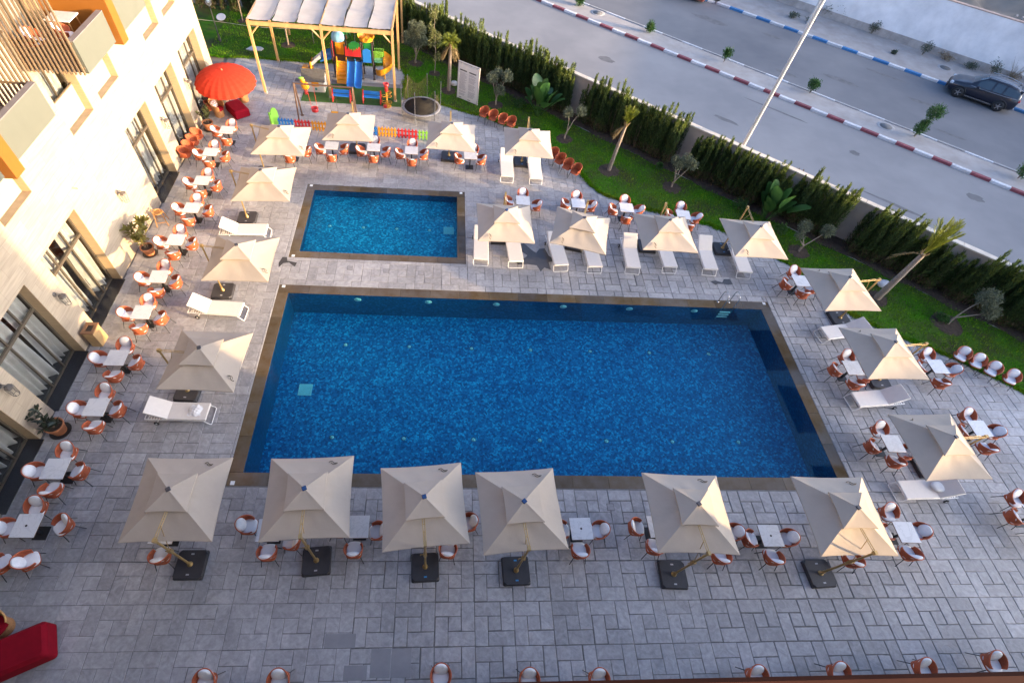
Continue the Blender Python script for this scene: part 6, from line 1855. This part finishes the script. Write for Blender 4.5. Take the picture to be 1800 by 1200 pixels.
paddle_plant(17.5, 21.75, 32, 24, 2.3, 'large paddle-leaved plant behind the rightmost middle umbrella')
# low bushes in the bed
def bush(x, y, r, h, m, lab, seed, n=700, cat='bush', group=None, z=.03, lsz=.09):
    rg = np.random.default_rng(seed); t = thing('bush', (x, y, z))
    K = 6; C, D, st = [], [], MB()
    for k in range(K):
        a = rg.uniform(0, 6.28); q = (r * .55 * math.cos(a) * rg.random(), r * .55 * math.sin(a) * rg.random(), h * rg.uniform(.3, .8)); st.tube([(0, 0, 0), q], [.014, .006], 4)
        P, Dd = clump(n // K, q, r * .6, lsz, rg, h / (2 * r) if h < 2 * r else 1); C.append(P); D.append(Dd)
    C = np.concatenate(C); D = np.concatenate(D); C[:, 2] = np.abs(C[:, 2])
    V, F = leaf_arrays(C, D, rg.normal(size=C.shape), lsz * rg.uniform(.6, 1.2, len(C)), lsz * .5 * rg.uniform(.7, 1.2, len(C)))
    obj('foliage', mesh_from_np('foliage', V, F, m), None, t); obj('stems', st, m_bark, t)
    tag(t, lab, cat, group)
bush(4.9, 31.6, .38, .6, m_shrub, 'low dark bush left of the paddle-leaved plant', 41)
bush(7.6, 29.5, .30, .5, m_shrub, 'low bright green bush right of the left paddle-leaved plant', 42)
bush(17.9, 20.7, .38, .55, m_shrub, 'low green bush below the right paddle-leaved plant', 43)
bush(16.4, 22.6, .45, .6, m_shrub, 'low green bush left of the right paddle-leaved plant', 44)
bush(12.6, 25.9, .22, .4, m_shrub, 'tiny green bush at the hedge foot above the spreading olive', 45)
bush(23.9, 15.0, .4, .3, m_shrub, 'ground cover round the leaning olive tree', 46)
# shrubs on the road median, taller one is topiary like
bush(11.1, 48.0, .45, .9, m_shrub, 'green median shrub nearest the frame top', 51, 900, group='median shrubs', z=.085, lsz=.12)
bush(16.1, 43.9, .42, 1.0, m_shrub, 'green median shrub, second from the frame top', 52, 900, group='median shrubs', z=.085, lsz=.12)
bush(20.9, 39.75, .42, .95, m_shrub, 'green median shrub left of the light pole', 53, 900, group='median shrubs', z=.085, lsz=.12)
bush(26.05, 35.9, .45, 1.1, m_shrub, 'green median shrub right of the light pole', 54, 1000, group='median shrubs', z=.085, lsz=.12)
bush(36.0, 26.9, .6, 1.0, m_shrub, 'green median shrub cut by the right frame edge', 55, 1000, group='median shrubs', z=.085, lsz=.12)
olive(31.4, 31.1, [(.25, .1, 1.45, .46), (-.1, -.1, .5, .36), (.1, .05, .85, .26)], 56, 'round topped green shrub tree on the median', .05, 'tree', m_shrub, .13, 900).location.z = .085
# weeds by the white wall and dry brush over the garden wall
wd = [(34.8, 49.3, .9, 1.2), (33.2, 49.9, .8, 1.0), (36.2, 46.9, .5, .9), (39.0, 43.6, .45, 1.0), (43.0, 40.6, .55, 1.2), (44.6, 40.2, .8, .7), (42.0, 41.7, .6, .5), (30.0, 48.9, .5, .45), (31.2, 48.3, .4, .4), (46.6, 38.3, .9, 1.0), (40.6, 43.0, .7, .5), (36.4, 43.4, .2, .25), (48.5, 37.2, .8, .9)]
for k, (x, y, r, h) in enumerate(wd):
    bush(x, y, r, h, m_weed if k % 5 else m_dry, f'grey-green weed clump by the white wall, {ordinal(k)} towards the car', 60 + k, 420, 'weeds', 'weeds along the white wall', .085, .11)
for k, (s_, n_) in enumerate(((-15.8, 29.9), (-4.9, 29.9), (-4.2, 30.0), (-.9, 29.95), (-.6, 30.1), (9.8, 29.95), (18.3, 30.0))):
    x, y = sn(s_, n_)
    bush(x, y, .35, 2.4, m_dry, f'dry brushwood rising behind the garden wall, {ordinal(k)} from top', 80 + k, 260, 'brushwood', 'dry brush behind the garden wall', 0, .14)
# bare shrub by the white wall near the car
t = thing('bare_shrub', (44.2, 40.0, .085)); mb = MB()
for k in range(14):
    a = k * 2.4; mb.tube([(0, 0, 0), (.35 * math.cos(a), .35 * math.sin(a), .8), (.8 * math.cos(a), .8 * math.sin(a), 1.3 + .3 * (k % 3))], [.02, .012, .004], 4)
obj('branches', mb, m_dry, t); tag(t, 'leafless pale shrub beside the parked car', 'shrub')

# ------------------------------------------------------------------ lawn odds and ends
t = thing('garden_lamp', (-15.0, 37.66, .02))
mb = MB(); mb.lathe([(.09, 0), (.08, .25), (.04, .5), (.03, 2.1)], 10); obj('post', mb, m_fdark, t)
mb = MB()
for k in range(7):
    a = k * .9; mb.tube([(0, 0, 2.05), (.14 * math.cos(a), .14 * math.sin(a), 2.18), (.18 * math.cos(a), .18 * math.sin(a), 2.36)], [.02, .035, .02], 6)
obj('scroll_head', mb, mat('pale_iron', (.42, .36, .30), .6), t)
mb = MB(); mb.pillow(0, 0, 2.34, .1, .1, .12, 1, 1, 12, 8); obj('globe', mb, m_white, t)
tag(t, 'black garden lamp post with pale scrolled head by the hotel corner', 'lamp post')
mb = MB(); mb.lathe([(0, .0), (.3, .02), (.32, .05), (.28, .05), (0, .03)], 24, M=TR(0, 0, .2) @ RX(.35)); o = obj('white_disc', mb, mat('dull_white', (.5, .5, .52), .6), loc=(-15.6, 40.6, .05)); tag(o, 'white round disc leaning on the back lawn', 'disc')
mb = MB(); mb.prism([(-.55, -.2), (-.2, -.3), (.4, -.25), (.55, .05), (.3, .25), (-.3, .28)], 0, .06); o = obj('flat_stone', mb, mat('pale_stone', (.5, .48, .47), .8, nscale=6, namt=.1), loc=(-12.53, 36.9, .015)); tag(o, 'flat pale stone set in the back lawn', 'stone')
mb = MB(); mb.pillow(0, 0, .14, .3, .22, .16, .7, .8, 12, 8); o = obj('white_rock', mb, mat('white_rock_stone', (.55, .54, .54), .8, nscale=6, namt=.15, bscale=8, bstr=.6), loc=(22.0, 17.15, .01)); tag(o, 'white rock on the lawn behind the tallest palm', 'rock')
mb = MB(); mb.pillow(0, 0, .12, .22, .2, .13, .7, .8, 12, 8); o = obj('white_rock', mb, mat('pale_rock_stone', (.5, .48, .46), .8, nscale=6, namt=.15), loc=(.75, 33.9, .01)); tag(o, 'pale rock on the lawn behind the sign', 'rock')
mb = MB(); mb.tube(smooth_path([(-19, 38.6, .9), (-15.4, 38.55, .85), (-12.3, 38.5, .7), (-8.5, 38.55, .8), (-4, 38.7, .9)], 5), .012, 5); o = obj('rope_line', mb, mat('pale_rope', (.5, .45, .36), .8)); tag(o, 'thin pale rope stretched across the back lawn', 'rope')

# ------------------------------------------------------------------ street furniture
def pole(x, y, h, r, lab, arm=0):
    t = thing('light_pole', (x, y, 0)); m_p = mat('pale_galvanised', (.60, .56, .50), .45, metal=.1, nscale=3, namt=.08)
    mb = MB(); mb.tube([(0, 0, 0), (0, 0, h)], [r, r * .7], 8, smooth=False); obj('shaft', mb, m_p, t)
    mb = MB(); mb.cbox(0, 0, .02, .42, .42, .04); obj('base_plate', mb, m_kg, t)
    mb = MB(); mb.tube([(0, 0, h - .2), (.4 * NV[0], .4 * NV[1], h + .15), (1.5 * NV[0], 1.5 * NV[1], h + .25)], .05, 8); obj('arm', mb, m_p, t)
    tag(t, lab, 'light pole', 'street light poles')
pole(*sn(-3.7, 30.35), 10.5, .11, 'tall pale street light pole just outside the garden wall')
pole(30.9, 47.9, 9.0, .10, 'white street light pole on the far pavement', 0)
# red skip at the upper edge
t = thing('skip_container', (21.6, 52.3, .085), ROADROT); m_rust = mat('rust_red_steel', (.26, .06, .035), .7, nscale=4, namt=.3)
mb = MB(); mb.box(-1.7, 1.7, -.9, .9, .1, 1.35); obj('body', mb, m_rust, t)
for k in range(8):
    mb = MB(); mb.box(-1.6 + k * .44, -1.52 + k * .44, -.96, -.9005, .12, 1.3); obj('rib', mb, m_rust, t)
mb = MB(); mb.box(-1.75, 1.75, -.95, .95, 1.351, 1.43); obj('rim', mb, m_rust, t)
tag(t, 'rust red steel container at the top edge of the far pavement', 'container')

# ------------------------------------------------------------------ parked car
m_navy = mat('navy_car_paint', (.006, .009, .020), .3, spec=.5, coat=.6)
m_cgl = mat('tinted_glass', (.03, .05, .065), .08, spec=.9); m_chr = mat('chrome', (.7, .7, .72), .15, metal=1)
m_blk = mat('black_trim', (.012, .012, .013), .55); m_rim = mat('alloy', (.42, .42, .43), .3, metal=.8); m_lamp = mat('headlamp_glass', (.55, .58, .62), .1, spec=.8)
def make_car(x, y, rz):
    t = thing('parked_car', (x, y, -.003), rz)
    # stations along x (front = +x): half width, heights of sill, belt, roof half width and roof height
    st = [(-2.24, .70, .45, .86, .60, .90), (-2.20, .80, .34, .98, .62, 1.12), (-2.02, .87, .28, 1.02, .60, 1.42), (-1.6, .91, .27, 1.0, .60, 1.58), (-1.0, .925, .27, .97, .60, 1.645), (-.3, .925, .27, .95, .60, 1.66), (.25, .925, .27, .94, .60, 1.62), (.65, .92, .27, .94, .66, 1.36), (1.0, .915, .27, .95, .74, 1.06), (1.5, .90, .27, .93, .70, .985), (1.9, .86, .28, .87, .62, .92), (2.15, .76, .34, .76, .52, .80), (2.24, .62, .42, .62, .42, .66)]
    def ring(s_):
        X_, w_, zs, zb, wr, zr = s_
        h = [(0, zs), (w_ * .9, zs), (w_ * .985, zs + .12), (w_, (zs + zb) / 2 + .06), (w_ * .97, zb), (wr + (w_ * .97 - wr) * .25, zb + (zr - zb) * .72), (wr * .9, zr - .035 * (zr > 1.1)), (wr * .45, zr), (0, zr + .01)]
        full = h + [(-a, b) for a, b in reversed(h[1:-1])]
        return [(X_, a, b) for a, b in full]
    R_ = [ring(s_) for s_ in st]; n = len(R_[0]); vs = [p for r in R_ for p in r]
    fs = []; gl = []
    for i in range(len(R_) - 1):
        for k in range(n):
            q = (i * n + k, i * n + (k + 1) % n, (i + 1) * n + (k + 1) % n, (i + 1) * n + k)
            fs.append(q)
    fs.append(tuple(range(n))); fs.append(tuple(reversed(range((len(R_) - 1) * n, len(R_) * n))))
    mb = MB(); mb.add(vs, fs, True); body = obj('body', mb, m_navy, t, recalc=True)
    def off(p, d=.008):
        v = Vector(p); c = Vector((v.x * .97, 0, .8)); return tuple(v + (v - c).normalized() * d)
    def patch(name, quads, m, par):
        b = MB()
        for q in quads: b.add([off(p, .012) for p in q], [(0, 1, 2, 3)], True)
        return obj(name, b, m, par)
    def P_(i, k): return Vector(R_[i][k])
    # side windows between belt (k=4) and roof shoulder (k=6), each side
    for sd in (0, 1):
        ks = (4, 5, 6) if sd == 0 else (n - 4, n - 5, n - 6)
        for (i0, i1, nm) in ((2, 4, 'quarter_window'), (4, 5, 'rear_window'), (5, 7, 'front_window')):
            qs = []
            for i in range(i0, i1):
                e0 = .10 if i == i0 else 0; e1 = .90 if i == i1 - 1 else 1
                Q = lambda k_, e_: P_(i, k_).lerp(P_(i + 1, k_), e_)
                a0, a1 = Q(ks[0], e0).lerp(Q(ks[1], e0), .18), Q(ks[0], e1).lerp(Q(ks[1], e1), .18)
                b0, b1 = Q(ks[1], e0).lerp(Q(ks[2], e0), .45), Q(ks[1], e1).lerp(Q(ks[2], e1), .45)
                m0, m1 = Q(ks[1], e0), Q(ks[1], e1)
                qs += [(a0, a1, m1, m0), (m0, m1, b1, b0)]
            patch(nm, qs, m_cgl, t)
    ws = []
    for k in (6, 7, 8, 9):
        k2 = (k + 1) % n
        ws.append((P_(6, k).lerp(P_(7, k), .12), P_(7, k), P_(7, k2), P_(6, k2).lerp(P_(7, k2), .12))); ws.append((P_(7, k), P_(8, k).lerp(P_(7, k), .12), P_(8, k2).lerp(P_(7, k2), .12), P_(7, k2)))
    patch('windscreen', ws, m_cgl, t)
    rw = []
    for k in (6, 7, 8, 9):
        k2 = (k + 1) % n; rw.append((P_(1, k).lerp(P_(2, k), .2), P_(2, k).lerp(P_(1, k), .1), P_(2, k2).lerp(P_(1, k2), .1), P_(1, k2).lerp(P_(2, k2), .2)))
    patch('rear_screen', rw, m_cgl, t)
    for sd in (1, -1):
        b = MB(); b.tube([(-2.0, sd * .86, 1.03), (-1.2, sd * .925, 1.0), (.3, sd * .925, .965), (.95, sd * .9, .97)], .013, 5); obj('chrome_strip', b, m_chr, t)
        b = MB(); b.tube([(-1.9, sd * .59, 1.54), (-1.0, sd * .60, 1.68), (.2, sd * .60, 1.66)], .018, 6); obj('roof_rail', b, m_chr, t)
        b = MB(); b.box(-.92, 1.0, sd * .925 - .02, sd * .925 + .02, .22, .34); obj('sill_trim', b, m_blk, t)
        b = MB(); b.box(-.85, .9, sd * .945 - .006, sd * .945 + .006, .30, .33); obj('sill_strip', b, m_chr, t)
        b = MB(); b.bbox(.42, .62, min(sd * .93, sd * 1.10), max(sd * .93, sd * 1.10), .96, 1.10, .03); obj('mirror', b, m_navy, t)
        b = MB(); b.bbox(1.93, 2.2, min(sd * .55, sd * .80), max(sd * .55, sd * .80), .70, .83, .03); obj('headlight', b, m_lamp, t)
        b = MB(); b.bbox(-2.27, -2.12, min(sd * .45, sd * .80), max(sd * .45, sd * .80), .88, .97, .02); obj('tail_light', b, m_pr, t)
        for X_ in (-1.34, 1.36):
            M = TR(X_, sd * .86, .34) @ RX(PI / 2)
            b = MB(); b.lathe([(.20, -.11), (.335, -.11), (.35, -.06), (.35, .06), (.335, .11), (.20, .11)], 28, M=M, cap0=False, cap1=False); ty = obj('wheel', b, m_rubber, t)
            arch = MB(); arch.tube([(X_ + .41 * math.cos(a), sd * .915, .33 + .41 * math.sin(a)) for a in np.linspace(-.1, PI + .1, 14)], .045, 6); obj('wheel_arch', arch, m_blk, t)
            rim = MB(); rim.lathe([(.225, .07 if sd < 0 else -.07), (.225, .10 if sd < 0 else -.10), (.2, .10 if sd < 0 else -.10)], 24, M=M, cap0=False, cap1=False)
            for q in range(5):
                rim.box(-.03, .03, .03, .215, (.06 if sd < 0 else -.10), (.10 if sd < 0 else -.06), M @ RZ(q * 2 * PI / 5))
            rim.lathe([(.05, .05 if sd < 0 else -.11), (.05, .11 if sd < 0 else -.05)], 12, M=M); obj('rim', rim, m_rim, ty)
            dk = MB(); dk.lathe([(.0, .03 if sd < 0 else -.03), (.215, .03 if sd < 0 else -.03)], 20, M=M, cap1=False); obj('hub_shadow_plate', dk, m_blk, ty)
    b = MB(); b.bbox(2.1, 2.28, -.62, .62, .42, .66, .04); obj('grille', b, m_blk, t)
    b = MB(); b.box(2.2, 2.30, -.7, .7, .30, .36); obj('bumper_strip', b, m_chr, t)
    b = MB(); b.box(-2.30, -2.18, -.7, .7, .32, .40); obj('rear_bumper_strip', b, m_chr, t)
    b = MB(); b.bbox(-2.28, -1.9, -.6, .6, 1.44, 1.49, .02); obj('spoiler', b, m_navy, t)
    b = MB(); b.add([(-1.55, -.02, 1.625), (-1.55, .02, 1.625), (-1.7, .02, 1.62), (-1.7, -.02, 1.62), (-1.68, 0, 1.70)], [(0, 1, 4), (1, 2, 4), (2, 3, 4), (3, 0, 4)]); obj('aerial', b, m_blk, t)
    tag(t, 'dark navy sport utility car parked on the far kerb', 'car')
cxy = sn(6.6, 53.75)
make_car(cxy[0], cxy[1], ROADROT + PI)
